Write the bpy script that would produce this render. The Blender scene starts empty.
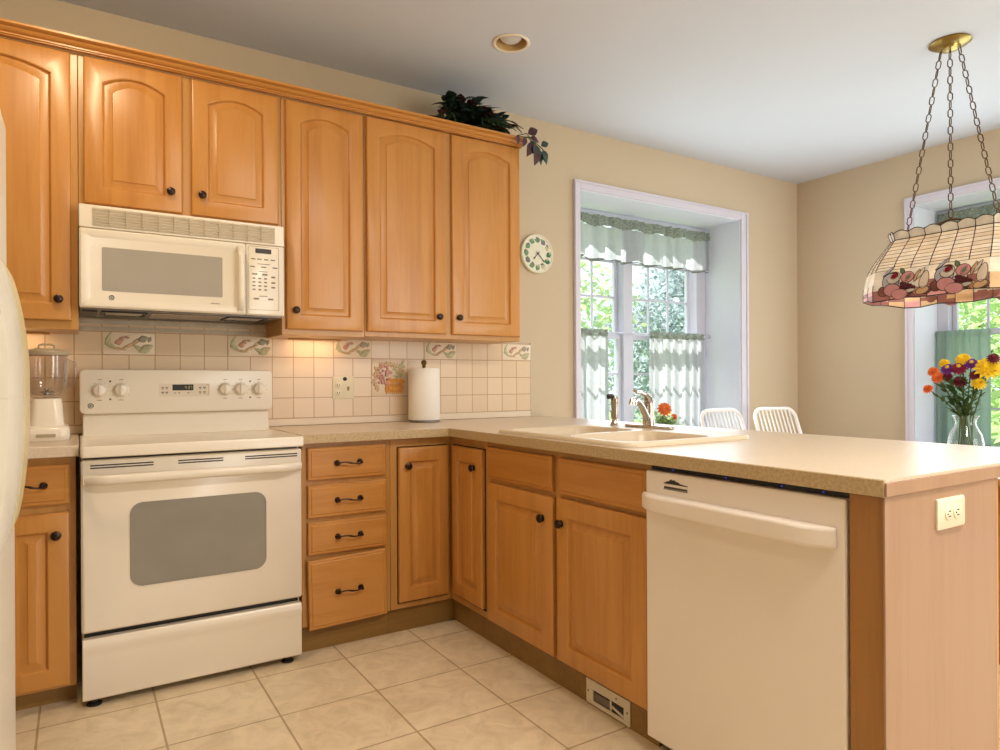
import bpy, bmesh, math, random
from mathutils import Matrix, Vector
random.seed(7)
sc = bpy.context.scene
COL = sc.collection
PI = math.pi

# ------------------------------------------------------------------ camera
cam_d = bpy.data.cameras.new('camera'); cam = bpy.data.objects.new('camera', cam_d); COL.objects.link(cam)
cam.location = (-0.0074, -3.384, 1.1273)
cam.rotation_mode = 'XYZ'
cam.matrix_world = (Matrix.Translation(cam.location) @ Matrix.Rotation(-0.5615, 4, 'Z')
                    @ Matrix.Rotation(PI/2, 4, 'X') @ Matrix.Rotation(-0.005, 4, 'Z'))
cam_d.sensor_width = 36.0; cam_d.lens = 672.44/1000*36.0; cam_d.shift_y = 0.0067
cam_d.clip_start = 0.05; cam_d.clip_end = 200
sc.camera = cam
# ------------------------------------------------------------------ world
w = bpy.data.worlds.new('sky'); sc.world = w; w.use_nodes = True
nt = w.node_tree; nt.nodes.clear()
wo = nt.nodes.new('ShaderNodeOutputWorld'); bg = nt.nodes.new('ShaderNodeBackground')
tc = nt.nodes.new('ShaderNodeTexCoord'); sx = nt.nodes.new('ShaderNodeSeparateXYZ'); rp = nt.nodes.new('ShaderNodeValToRGB')
nt.links.new(tc.outputs['Generated'], sx.inputs[0]); nt.links.new(sx.outputs[2], rp.inputs[0])
rp.color_ramp.elements[0].color = (0.95, 0.97, 1.0, 1); rp.color_ramp.elements[1].color = (0.55, 0.74, 1.0, 1)
nt.links.new(rp.outputs[0], bg.inputs[0]); bg.inputs[1].default_value = 1.7
nt.links.new(bg.outputs[0], wo.inputs[0])
# ------------------------------------------------------------------ sun and large lights
def light(name, kind, loc, d, power, color, size=None, angle=None, spread=None):
    ld = bpy.data.lights.new(name, kind); o = bpy.data.objects.new(name, ld); COL.objects.link(o)
    o.location = loc; o.rotation_euler = Vector(d).to_track_quat('-Z', 'Y').to_euler()
    ld.energy = power; ld.color = color
    if size: ld.shape = 'RECTANGLE'; ld.size, ld.size_y = size
    if angle: ld.angle = angle
    if spread: ld.spread = spread
    return o
light('sunlight', 'SUN', (2, 8, 9), (0.10, -0.55, -0.83), 13.0, (1.0, 0.96, 0.90), angle=0.009)
# fill light as daylight from an added, unseen patio door behind the camera
light('patio_fill', 'AREA', (3.5, -6.12, 1.15), (0, 1, 0.02), 84, (1.0, 0.96, 0.93), size=(2.6, 2.0))
# fill light at an added, unseen frosted ceiling fixture
light('ceiling_fill', 'AREA', (1.45, -3.3, 2.60), (0, 0, -1), 54, (1.0, 0.92, 0.82), size=(1.1, 0.36))
# daylight entering the two deep windows
light('window_daylight_back', 'AREA', (3.5, -0.03, 1.45), (0, -1, 0), 15, (0.86, 0.93, 1.0), size=(1.45, 1.6))
light('window_daylight_right', 'AREA', (4.985, -1.68, 1.45), (-1, 0, 0), 26, (0.86, 0.93, 1.0), size=(1.45, 1.6))
# warm recessed can over the range, out of frame above
light('range_can_lamp', 'AREA', (0.0, -1.15, 2.71), (0, 0.25, -1), 11, (1.0, 0.76, 0.48), size=(.14, .14))
# added fill over the dining side, brightens the right wall; its can is unseen
light('dining_fill', 'AREA', (3.7, -3.7, 2.71), (0, 0, -1), 15, (1.0, 0.88, 0.74), size=(.14, .14))
sc.view_settings.view_transform = 'Standard'; sc.view_settings.look = 'None'
sc.view_settings.gamma = 1.0; sc.view_settings.use_curve_mapping = False
sc.view_settings.exposure = -0.13

# ------------------------------------------------------------------ materials
MATS = {}
def srgb(r, g, b):
    f = lambda c: (c/255/12.92) if c/255 <= 0.04045 else ((c/255+0.055)/1.055)**2.4
    return (f(r), f(g), f(b), 1)
def newmat(name):
    m = bpy.data.materials.new(name); m.use_nodes = True; MATS[name] = m
    return m, m.node_tree.nodes, m.node_tree.links, m.node_tree.nodes['Principled BSDF']
def plain(name, col, rough=0.5, metal=0.0, spec=0.5, vary=0.06, scale=6.0, bump=0.0, coat=0.0, trans=0.0, emit=None):
    m, N, L, b = newmat(name)
    b.inputs['Roughness'].default_value = rough; b.inputs['Metallic'].default_value = metal
    b.inputs['Specular IOR Level'].default_value = spec
    b.inputs['Coat Weight'].default_value = coat; b.inputs['Coat Roughness'].default_value = 0.12
    t = N.new('ShaderNodeTexCoord'); n = N.new('ShaderNodeTexNoise'); n.inputs['Scale'].default_value = scale; n.inputs['Detail'].default_value = 4
    r = N.new('ShaderNodeValToRGB')
    r.color_ramp.elements[0].position = 0.3; r.color_ramp.elements[1].position = 0.7
    r.color_ramp.elements[0].color = tuple(c*(1-vary) for c in col[:3])+(1,)
    r.color_ramp.elements[1].color = tuple(min(1, c*(1+vary)) for c in col[:3])+(1,)
    L.new(t.outputs['Object'], n.inputs['Vector']); L.new(n.outputs['Fac'], r.inputs[0]); L.new(r.outputs[0], b.inputs['Base Color'])
    if bump:
        bp = N.new('ShaderNodeBump'); bp.inputs['Strength'].default_value = bump; bp.inputs['Distance'].default_value = 0.002
        n2 = N.new('ShaderNodeTexNoise'); n2.inputs['Scale'].default_value = scale*25
        L.new(t.outputs['Object'], n2.inputs['Vector']); L.new(n2.outputs['Fac'], bp.inputs['Height']); L.new(bp.outputs[0], b.inputs['Normal'])
    if emit:
        b.inputs['Emission Color'].default_value = emit[0]; b.inputs['Emission Strength'].default_value = emit[1]
    if trans:
        tr = N.new('ShaderNodeBsdfTranslucent'); mx = N.new('ShaderNodeMixShader'); mx.inputs[0].default_value = trans
        L.new(r.outputs[0], tr.inputs[0]); L.new(b.outputs[0], mx.inputs[1]); L.new(tr.outputs[0], mx.inputs[2])
        L.new(mx.outputs[0], N['Material Output'].inputs[0])
    return m
def wood(name, c1, c2, axis='z', rough=0.33, knots=0.0):
    m, N, L, b = newmat(name)
    t = N.new('ShaderNodeTexCoord'); mp = N.new('ShaderNodeMapping')
    s = {'x': (0.5, 9, 9), 'y': (9, 0.5, 9), 'z': (9, 9, 0.5)}[axis]
    mp.inputs['Scale'].default_value = s
    n = N.new('ShaderNodeTexNoise'); n.inputs['Scale'].default_value = 2.2; n.inputs['Detail'].default_value = 6; n.inputs['Distortion'].default_value = 0.6
    n2 = N.new('ShaderNodeTexNoise'); n2.inputs['Scale'].default_value = 14; n2.inputs['Detail'].default_value = 3
    big = N.new('ShaderNodeTexNoise'); big.inputs['Scale'].default_value = 1.7; big.inputs['Detail'].default_value = 2
    mm = N.new('ShaderNodeMath'); mm.operation = 'MULTIPLY_ADD'; mm.inputs[1].default_value = 0.35
    m2 = N.new('ShaderNodeMath'); m2.operation = 'MULTIPLY_ADD'; m2.inputs[1].default_value = 0.45; m2.inputs[2].default_value = -0.16
    r = N.new('ShaderNodeValToRGB'); r.color_ramp.elements[0].position = 0.38; r.color_ramp.elements[1].position = 0.78
    r.color_ramp.elements[0].color = c1; r.color_ramp.elements[1].color = c2
    L.new(t.outputs['Object'], mp.inputs[0]); L.new(mp.outputs[0], n.inputs['Vector']); L.new(mp.outputs[0], n2.inputs['Vector'])
    L.new(t.outputs['Object'], big.inputs['Vector'])
    L.new(big.outputs['Fac'], m2.inputs[0])
    L.new(n2.outputs['Fac'], mm.inputs[0]); L.new(n.outputs['Fac'], mm.inputs[2])
    ad = N.new('ShaderNodeMath'); ad.operation = 'ADD'
    L.new(mm.outputs[0], ad.inputs[0]); L.new(m2.outputs[0], ad.inputs[1]); L.new(ad.outputs[0], r.inputs[0])
    L.new(r.outputs[0], b.inputs['Base Color'])
    b.inputs['Roughness'].default_value = rough; b.inputs['Coat Weight'].default_value = 0.12; b.inputs['Coat Roughness'].default_value = 0.22
    return m
def brick(name, tile1, tile2, grout, w_, h_, mortar, axes, off, rough, mottled=0.0, bump=0.3):
    m, N, L, b = newmat(name)
    t = N.new('ShaderNodeTexCoord'); sp = N.new('ShaderNodeSeparateXYZ'); cb = N.new('ShaderNodeCombineXYZ')
    L.new(t.outputs['Object'], sp.inputs[0])
    for k in range(2):
        a = N.new('ShaderNodeMath'); a.operation = 'SUBTRACT'; a.inputs[1].default_value = off[k]
        L.new(sp.outputs['xyz'.index(axes[k])], a.inputs[0]); L.new(a.outputs[0], cb.inputs[k])
    br = N.new('ShaderNodeTexBrick'); br.offset = 0.0; br.squash = 1.0
    br.inputs['Scale'].default_value = 1.0; br.inputs['Brick Width'].default_value = w_; br.inputs['Row Height'].default_value = h_
    br.inputs['Mortar Size'].default_value = mortar; br.inputs['Mortar Smooth'].default_value = 0.3; br.inputs['Bias'].default_value = 0.0
    br.inputs['Color1'].default_value = tile1; br.inputs['Color2'].default_value = tile2; br.inputs['Mortar'].default_value = grout
    L.new(cb.outputs[0], br.inputs['Vector'])
    if mottled:
        n = N.new('ShaderNodeTexNoise'); n.inputs['Scale'].default_value = 9; n.inputs['Detail'].default_value = 8; n.inputs['Roughness'].default_value = 0.65; n.inputs['Distortion'].default_value = 1.2
        L.new(t.outputs['Object'], n.inputs['Vector'])
        r = N.new('ShaderNodeValToRGB'); r.color_ramp.elements[0].position = 0.32; r.color_ramp.elements[1].position = 0.62
        v = 1-mottled; r.color_ramp.elements[0].color = (v, v*0.97, v*0.90, 1); r.color_ramp.elements[1].color = (1, 1, 1, 1)
        L.new(n.outputs['Fac'], r.inputs[0])
        mx = N.new('ShaderNodeMix'); mx.data_type = 'RGBA'; mx.blend_type = 'MULTIPLY'; mx.inputs[0].default_value = 1.0
        L.new(br.outputs['Color'], mx.inputs[6]); L.new(r.outputs[0], mx.inputs[7]); L.new(mx.outputs[2], b.inputs['Base Color'])
    else:
        L.new(br.outputs['Color'], b.inputs['Base Color'])
    bp = N.new('ShaderNodeBump'); bp.invert = True; bp.inputs['Strength'].default_value = bump; bp.inputs['Distance'].default_value = 0.003
    L.new(br.outputs['Fac'], bp.inputs['Height']); L.new(bp.outputs[0], b.inputs['Normal'])
    b.inputs['Roughness'].default_value = rough
    return m
def glass(name, tint=(0.97, 0.985, 0.98, 1), refl=0.5):
    m, N, L, b = newmat(name); N.remove(b)
    tr = N.new('ShaderNodeBsdfTransparent'); tr.inputs[0].default_value = tint
    gl = N.new('ShaderNodeBsdfGlossy'); gl.inputs['Roughness'].default_value = 0.03
    f0 = N.new('ShaderNodeLayerWeight'); f0.inputs[0].default_value = 0.5
    f = N.new('ShaderNodeMath'); f.operation = 'POWER'; f.inputs[1].default_value = 4.0; L.new(f0.outputs['Facing'], f.inputs[0])
    k = N.new('ShaderNodeMath'); k.operation = 'MULTIPLY_ADD'; k.inputs[1].default_value = refl*0.8; k.inputs[2].default_value = 0.03*refl
    mx = N.new('ShaderNodeMixShader')
    L.new(f.outputs[0], k.inputs[0]); L.new(k.outputs[0], mx.inputs[0]); L.new(tr.outputs[0], mx.inputs[1]); L.new(gl.outputs[0], mx.inputs[2])
    L.new(mx.outputs[0], N['Material Output'].inputs[0])
    return m
def speckle(name, c1, c2, c3, rough):
    m, N, L, b = newmat(name)
    t = N.new('ShaderNodeTexCoord')
    n = N.new('ShaderNodeTexNoise'); n.inputs['Scale'].default_value = 120; n.inputs['Detail'].default_value = 6; n.inputs['Roughness'].default_value = 0.7
    r = N.new('ShaderNodeValToRGB'); r.color_ramp.elements[0].position = 0.36; r.color_ramp.elements[0].color = c1
    r.color_ramp.elements[1].position = 0.66; r.color_ramp.elements[1].color = c3
    e = r.color_ramp.elements.new(0.5); e.color = c2
    L.new(t.outputs['Object'], n.inputs['Vector']); L.new(n.outputs['Fac'], r.inputs[0]); L.new(r.outputs[0], b.inputs['Base Color'])
    b.inputs['Roughness'].default_value = rough
    return m

plain('wall_paint', srgb(206, 188.5, 161), 0.75, spec=0.2, vary=0.015, scale=1.5)
plain('ceiling_paint', srgb(208, 214, 224), 0.85, spec=0.2, vary=0.01, scale=1.0)
plain('trim_paint', srgb(220, 217, 230), 0.38, vary=0.015)
plain('reveal_paint', srgb(232, 238, 250), 0.5, vary=0.015)
wood('maple', srgb(182, 119, 50), srgb(201, 140, 68))
wood('maple_flat', srgb(186, 123, 54), srgb(204, 143, 72), axis='x')
wood('maple_side_shade', srgb(176, 112, 42), srgb(194, 131, 58), axis='y')  # maple in a deeper tone, painting the shade on x-facing pieces
wood('maple_frame', srgb(180, 128, 64), srgb(196, 144, 78))
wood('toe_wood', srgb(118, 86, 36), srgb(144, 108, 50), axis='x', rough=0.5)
wood('filler_wood', srgb(140, 92, 34), srgb(164, 112, 48))
wood('end_panel_wood', srgb(162, 126, 98), srgb(171, 135, 107), rough=0.22)
plain('dark_gap', srgb(26, 18, 14), 0.8, vary=0.1)
plain('dishwasher_white', srgb(244, 232, 219), 0.30, vary=0.01, coat=0.2)
plain('almond', srgb(238, 227, 208), 0.28, vary=0.01, coat=0.2)
plain('almond_matte', srgb(228, 215, 193), 0.45, vary=0.01)
plain('almond_dark', srgb(176, 160, 132), 0.5, vary=0.02)
plain('louver_shade', srgb(206, 190, 160), 0.5, vary=0.02)
plain('fridge_edge_shade', srgb(228, 212, 164), 0.35, vary=0.02, scale=3)  # yellowish shading of the handle's far edge, put into the colour
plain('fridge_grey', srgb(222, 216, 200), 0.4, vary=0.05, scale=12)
plain('fridge_white', srgb(234, 226, 208), 0.35, vary=0.02, scale=3)
plain('oven_glass', srgb(146, 140, 130), 0.08, vary=0.05, spec=0.6)
plain('microwave_glass', srgb(172, 164, 152), 0.12, vary=0.03, spec=0.5)
plain('black_plastic', srgb(24, 22, 22), 0.4, vary=0.1)
plain('display_black', srgb(36, 30, 20), 0.4, vary=0.05)
plain('display_green', srgb(150, 140, 60), 0.4, emit=(srgb(190, 170, 80), 0.5))
plain('print_grey', srgb(140, 128, 118), 0.6)
plain('print_dark', srgb(52, 46, 42), 0.6)
plain('print_pink', srgb(200, 140, 128), 0.6)
plain('led_blue', srgb(60, 60, 200), 0.4, emit=(srgb(80, 90, 255), 0.4))
plain('grey_metal', srgb(128, 120, 112), 0.35, metal=0.6)
plain('bronze', srgb(58, 44, 38), 0.33, metal=0.75, vary=0.2, scale=30)
plain('chrome', srgb(200, 192, 184), 0.12, metal=1.0, vary=0.03)
plain('steel', srgb(170, 160, 146), 0.25, metal=0.9)
plain('baffle_gold', srgb(206, 172, 116), 0.45, vary=0.05)
plain('bulb_frost', srgb(214, 214, 214), 0.3, vary=0.02)
plain('brass', srgb(160, 138, 78), 0.3, metal=1.0, vary=0.08, scale=20)
plain('chain_metal', srgb(96, 74, 46), 0.35, metal=0.8, vary=0.2, scale=40)
speckle('laminate', srgb(212, 192, 166), srgb(218, 199, 174), srgb(224, 207, 184), 0.30)
speckle('laminate_edge_shade', srgb(176, 148, 106), srgb(190, 164, 122), srgb(202, 178, 138), 0.4)  # same laminate, darker: the shade on the front edges is in the colour
plain('sink_biscuit', srgb(220, 202, 174), 0.32, vary=0.01)
brick('wall_tile', srgb(232, 209, 178), srgb(226, 201, 168), srgb(192, 156, 120), 0.1022, 0.1005, 0.0026, 'xz', (0.80-0.1022*40, 0.9515-0.1005*10), 0.28, 0.0)
brick('floor_tile', srgb(240, 222, 190), srgb(235, 215, 182), srgb(190, 164, 126), 0.346, 0.343, 0.0040, 'xy', (0.225-0.346*30, -0.717-0.343*30), 0.38, 0.20, bump=0.25)
plain('tile_cream', srgb(234, 216, 190), 0.35, vary=0.02)
plain('outlet_ivory', srgb(236, 226, 196), 0.35, vary=0.01)
plain('vent_metal', srgb(224, 212, 190), 0.4, vary=0.03, scale=20)
plain('paper', srgb(244, 238, 228), 0.9, vary=0.01, bump=0.3, scale=10)
plain('curtain', srgb(197, 199, 204), 0.9, vary=0.03, scale=30, trans=0.6, spec=0.1)
plain('curtain_green', srgb(166, 190, 180), 0.9, vary=0.03, scale=30, trans=0.5, spec=0.1)
plain('curtain_header_shade', srgb(148, 158, 148), 0.9, vary=0.35, scale=70, trans=0.2, spec=0.1)  # same fabric darkened; the header's weaker backlight is in the colour
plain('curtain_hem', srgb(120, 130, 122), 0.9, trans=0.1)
glass('pane_glass', (0.96, 0.985, 0.98, 1), 0.6)
glass('jar_glass', (0.90, 0.885, 0.875, 1), 2.2)
glass('vase_glass', (0.975, 0.98, 0.98, 1), 1.0)
plain('vinyl_white', srgb(204, 206, 220), 0.4, vary=0.01)
plain('chair_white', srgb(240, 234, 228), 0.35, vary=0.01)
wood('table_wood', srgb(150, 96, 56), srgb(178, 120, 76), axis='y')
plain('leaf_dark', srgb(38, 56, 46), 0.3, vary=0.5, scale=14, spec=0.6)
plain('leaf_burgundy', srgb(70, 34, 40), 0.35, vary=0.4, scale=14)
plain('leaf_green', srgb(72, 104, 52), 0.5, vary=0.25, scale=20, trans=0.25)
plain('stem_green', srgb(78, 104, 56), 0.5, vary=0.15, scale=20)
plain('petal_orange', srgb(240, 122, 48), 0.6, vary=0.15, scale=60, trans=0.2)
plain('petal_yellow', srgb(246, 206, 20), 0.6, vary=0.12, scale=60, trans=0.2)
plain('petal_magenta', srgb(150, 28, 70), 0.6, vary=0.2, scale=60, trans=0.2)
plain('petal_purple', srgb(120, 44, 140), 0.6, vary=0.2, scale=60, trans=0.2)
plain('petal_wine', srgb(112, 22, 44), 0.6, vary=0.2, scale=60, trans=0.2)
plain('petal_center', srgb(200, 170, 40), 0.8, vary=0.2, scale=90)
plain('tree_leaf', srgb(166, 184, 146), 0.6, vary=0.35, scale=1.3, trans=0.5)
plain('tree_leaf_blue', srgb(170, 182, 184), 0.6, vary=0.35, scale=1.3, trans=0.5)
plain('tree_leaf_light', srgb(190, 212, 150), 0.6, vary=0.3, scale=1.3, trans=0.5)
plain('bark', srgb(110, 94, 78), 0.9, vary=0.3, scale=10)
plain('grass', srgb(124, 150, 84), 0.9, vary=0.25, scale=3)
plain('clay', srgb(210, 190, 170), 0.6)
plain('grout_rope', srgb(196, 184, 166), 0.5, vary=0.1, scale=30)
plain('veg_green', srgb(150, 160, 128), 0.5, vary=0.2, scale=60)
plain('veg_pale', srgb(194, 190, 152), 0.5, vary=0.15, scale=60)
plain('veg_red', srgb(200, 156, 134), 0.5, vary=0.2, scale=60)
plain('veg_brown', srgb(206, 178, 138), 0.5, vary=0.2, scale=60)
plain('veg_grey', srgb(168, 162, 140), 0.5, vary=0.2, scale=60)
plain('clock_green', srgb(112, 150, 108), 0.5, vary=0.2, scale=60)
plain('clock_grey', srgb(112, 116, 120), 0.5, vary=0.2, scale=60)
plain('veg_deep', srgb(52, 112, 72), 0.5, vary=0.15, scale=60)
plain('veg_orange', srgb(222, 160, 78), 0.5, vary=0.2, scale=60)
plain('veg_pink', srgb(214, 164, 156), 0.5, vary=0.2, scale=60)
plain('clock_cream', srgb(232, 230, 208), 0.35, vary=0.02)
plain('came_lead', srgb(58, 44, 36), 0.45, metal=0.4, vary=0.2)
for nm, c in dict(glass_cream=(240, 226, 204), glass_honey=(234, 214, 184), glass_beige=(222, 212, 194), glass_grey=(206, 204, 208), glass_rose=(226, 164, 164), glass_rust=(160, 106, 100), glass_peach=(226, 190, 146), glass_red=(160, 16, 34), glass_leaf=(112, 136, 92), glass_wine=(118, 34, 48)).items():
    plain(nm, srgb(*c), 0.22, vary=0.12, scale=18, trans=0.34)

# ------------------------------------------------------------------ mesh helpers
ORG = {}
def FB(y0): return Matrix(((1, 0, 0, 0), (0, 0, -1, y0), (0, 1, 0, 0), (0, 0, 0, 1)))     # (u,v,w)->(u, y0-w, v): faces the room from the back wall
def FP(x0): return Matrix(((0, 0, -1, x0), (-1, 0, 0, 0), (0, 1, 0, 0), (0, 0, 0, 1)))    # (u,v,w)->(x0-w,-u,v): faces the range side
I4 = Matrix.Identity(4)
class MB:
    def __init__(s, xf=None): s.v = []; s.f = []; s.mi = []; s.xf = xf or I4; s.m = 0
    def add(s, vs, fs):
        o = len(s.v); s.v += [s.xf @ Vector(p) for p in vs]
        s.f += [tuple(i+o for i in f) for f in fs]; s.mi += [s.m]*len(fs); return s
    def box(s, x0, x1, y0, y1, z0, z1):
        v = [(x, y, z) for z in (z0, z1) for y in (y0, y1) for x in (x0, x1)]
        return s.add(v, [(0, 2, 3, 1), (4, 5, 7, 6), (0, 1, 5, 4), (2, 6, 7, 3), (0, 4, 6, 2), (1, 3, 7, 5)])
    def loops(s, L, cap0=True, cap1=True, close=False):
        n = len(L[0]); vs = [p for l in L for p in l]; fs = []
        K = len(L)
        for k in range(K if close else K-1):
            k2 = (k+1) % K
            for i in range(n):
                j = (i+1) % n; fs.append((k*n+i, k*n+j, k2*n+j, k2*n+i))
        if not close:
            if cap0: fs.append(tuple(range(n))[::-1])
            if cap1: fs.append(tuple((K-1)*n+i for i in range(n)))
        return s.add(vs, fs)
    def prism(s, poly, h0, h1):                                   # poly in (u,v), along w
        return s.loops([[(x, y, h0) for x, y in poly], [(x, y, h1) for x, y in poly]])
    def lathe(s, prof, c=(0, 0, 0), axis=(0, 0, 1), n=24, cap0=True, cap1=True):
        q = Vector((0, 0, 1)).rotation_difference(Vector(axis).normalized()).to_matrix()
        L = [[Vector(c)+q @ Vector((r*math.cos(2*PI*i/n), r*math.sin(2*PI*i/n), h)) for i in range(n)] for r, h in prof]
        return s.loops(L, cap0, cap1)
    def tube(s, pts, r, n=8, close=False):
        P = [Vector(p) for p in pts]; K = len(P); L = []
        rs = r if isinstance(r, (list, tuple)) else [r]*K
        up = None
        for k in range(K):
            a = P[(k-1) % K] if (close or k > 0) else P[k]; b = P[(k+1) % K] if (close or k < K-1) else P[k]
            t = (b-a).normalized()
            if up is None:
                up = Vector((0, 0, 1)) if abs(t.z) < 0.9 else Vector((1, 0, 0))
            sd = t.cross(up).normalized(); up = sd.cross(t).normalized()
            L.append([P[k]+rs[k]*(math.cos(2*PI*i/n)*sd+math.sin(2*PI*i/n)*up) for i in range(n)])
        return s.loops(L, close=close)
    def ball(s, c, r, n=12, m=8, sc_=(1, 1, 1)):
        L = []
        for k in range(1, m):
            a = PI*k/m; L.append([(c[0]+r*sc_[0]*math.sin(a)*math.cos(2*PI*i/n), c[1]+r*sc_[1]*math.sin(a)*math.sin(2*PI*i/n), c[2]-r*sc_[2]*math.cos(a)) for i in range(n)])
        return s.loops(L)
    def build(s, name, mat, parent=None, bevel=0.0, smooth=35, segs=2, solid=0.0):
        me = bpy.data.meshes.new(name); bm = bmesh.new()
        org = Vector(ORG.get(parent.name, (0, 0, 0))) if parent else Vector((0, 0, 0))
        bv = [bm.verts.new(p-org) for p in s.v]
        for f, mi in zip(s.f, s.mi):
            try:
                q = bm.faces.new([bv[i] for i in f]); q.material_index = mi
            except ValueError: pass
        bmesh.ops.recalc_face_normals(bm, faces=bm.faces[:])
        bm.to_mesh(me); bm.free()
        for mm in (mat if isinstance(mat, (list, tuple)) else [mat]): me.materials.append(MATS[mm])
        if smooth:
            for p in me.polygons: p.use_smooth = True
            me.set_sharp_from_angle(angle=math.radians(smooth))
        o = bpy.data.objects.new(name, me); COL.objects.link(o)
        if parent: o.parent = parent; ORG[o.name] = tuple(org)
        if bevel:
            b = o.modifiers.new('bevel', 'BEVEL'); b.width = bevel; b.segments = segs; b.limit_method = 'ANGLE'; b.angle_limit = math.radians(40)
        if solid:
            b = o.modifiers.new('solid', 'SOLIDIFY'); b.thickness = solid; b.offset = 0
        return o
def tag(o, label, cat, group=None):
    o['label'] = label; o['category'] = cat
    if group: o['group'] = group
    return o
def thing(name, label, cat, loc=(0, 0, 0), group=None):
    o = bpy.data.objects.new(name, None); COL.objects.link(o); o.location = loc; o.empty_display_size = 0.1
    ORG[o.name] = tuple(loc); return tag(o, label, cat, group)
def struct(o): o['kind'] = 'structure'; return o
def kids(o): return [c for c in bpy.data.objects if c.parent == o]
def copy_tree(o, parent=None):
    c = o.copy(); COL.objects.link(c)
    if parent: c.parent = parent
    for ch in kids(o): copy_tree(ch, c)
    return c
def rrect(x0, x1, y0, y1, r, n=5):
    P = []
    for cx, cy, a in ((x1-r, y0+r, -PI/2), (x1-r, y1-r, 0), (x0+r, y1-r, PI/2), (x0+r, y0+r, PI)):
        for k in range(n+1): P.append((cx+r*math.cos(a+PI/2*k/n), cy+r*math.sin(a+PI/2*k/n)))
    return P

# ------------------------------------------------------------------ room shell
YR, XL, XR, H = -6.2, -1.5, 5.02, 2.742
mb = MB(); mb.box(XL-.1, XR+.5, YR-.1, 0.5, -0.05, 0); struct(mb.build('floor', 'floor_tile'))
CLX, CLY = 1.751, -.703                                          # round hole for the recessed can
mb = MB(); bmx = bmesh.new(); ed = []
for poly in ([(XL-.1, YR-.1), (XR+.5, YR-.1), (XR+.5, .5), (XL-.1, .5)], [(CLX+.078*math.cos(2*PI*i/40), CLY+.078*math.sin(2*PI*i/40)) for i in range(40)]):
    vs = [bmx.verts.new((x, y, H)) for x, y in poly]; ed += [bmx.edges.new((vs[i], vs[(i+1) % len(vs)])) for i in range(len(vs))]
bmesh.ops.triangle_fill(bmx, use_beauty=True, edges=ed); bmx.verts.index_update()
for z in (H, H+.12): mb.add([(v.co.x, v.co.y, z) for v in bmx.verts], [tuple(v.index for v in f.verts) for f in bmx.faces])
bmx.free()
mb.add([(x, y, z) for x, y in ((XL-.1, YR-.1), (XR+.5, YR-.1), (XR+.5, .5), (XL-.1, .5)) for z in (H, H+.12)], [(0, 2, 3, 1), (2, 4, 5, 3), (4, 6, 7, 5), (6, 0, 1, 7)])
struct(mb.build('ceiling', 'ceiling_paint', smooth=0))
W0, W1, WZ0, WZ1 = 2.722, 4.308, 0.58, 2.366
mb = MB()
mb.prism([(XL-.1, 0), (W0, 0), (W0-.08, .45), (XL-.1, .45)], 0, H)
mb.prism([(W1, 0), (XR+.5, 0), (XR+.5, .45), (W1+.01, .45)], 0, H)
mb.prism([(W0, 0), (W1, 0), (W1+.01, .45), (W0-.08, .45)], 0, WZ0)
mb.prism([(W0, 0), (W1, 0), (W1+.01, .45), (W0-.08, .45)], WZ1, H)
struct(mb.build('wall_back', 'wall_paint', smooth=0))
V0, V1 = -0.905, -2.45
mb = MB()
mb.box(XR, XR+.45, V0, 0.0, 0, H); mb.box(XR, XR+.45, YR, V1, 0, H)
mb.box(XR, XR+.45, V1, V0, 0, WZ0); mb.box(XR, XR+.45, V1, V0, 2.37, H)
struct(mb.build('wall_right', 'wall_paint', smooth=0))
mb = MB(); mb.box(XL-.1, XL, YR, 0, 0, H); struct(mb.build('wall_left', 'wall_paint', smooth=0))
mb = MB(); mb.box(XL-.1, 2.15, YR-.1, YR, 0, H); mb.box(4.85, XR+.45, YR-.1, YR, 0, H); mb.box(2.15, 4.85, YR-.1, YR, 2.2, H)
struct(mb.build('wall_front', 'wall_paint', smooth=0))
d = struct(MB().box(2.15, 4.85, YR-.08, YR-.06, 0, 2.2).build('door_1', 'pane_glass', smooth=0))  # added glass door, unseen, to carry the rear fill light
mb = MB()
for x in (2.15, 3.46, 4.77): mb.box(x, x+.08, YR-.09, YR-.03, 0, 2.2)
mb.box(2.23, 4.77, YR-.09, YR-.03, 2.12, 2.2); mb.box(2.23, 4.77, YR-.09, YR-.03, 0, 0.1)
mb.build('door_frame', 'trim_paint', d, bevel=.004)
for nm, b in (('baseboard_back', (2.46, XR-.016, -.016, -.001)), ('baseboard_right', (XR-.016, XR-.001, YR, -.001))):
    struct(MB().box(b[0], b[1], b[2], b[3], 0, .11).build(nm, 'trim_paint', bevel=.005))

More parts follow.
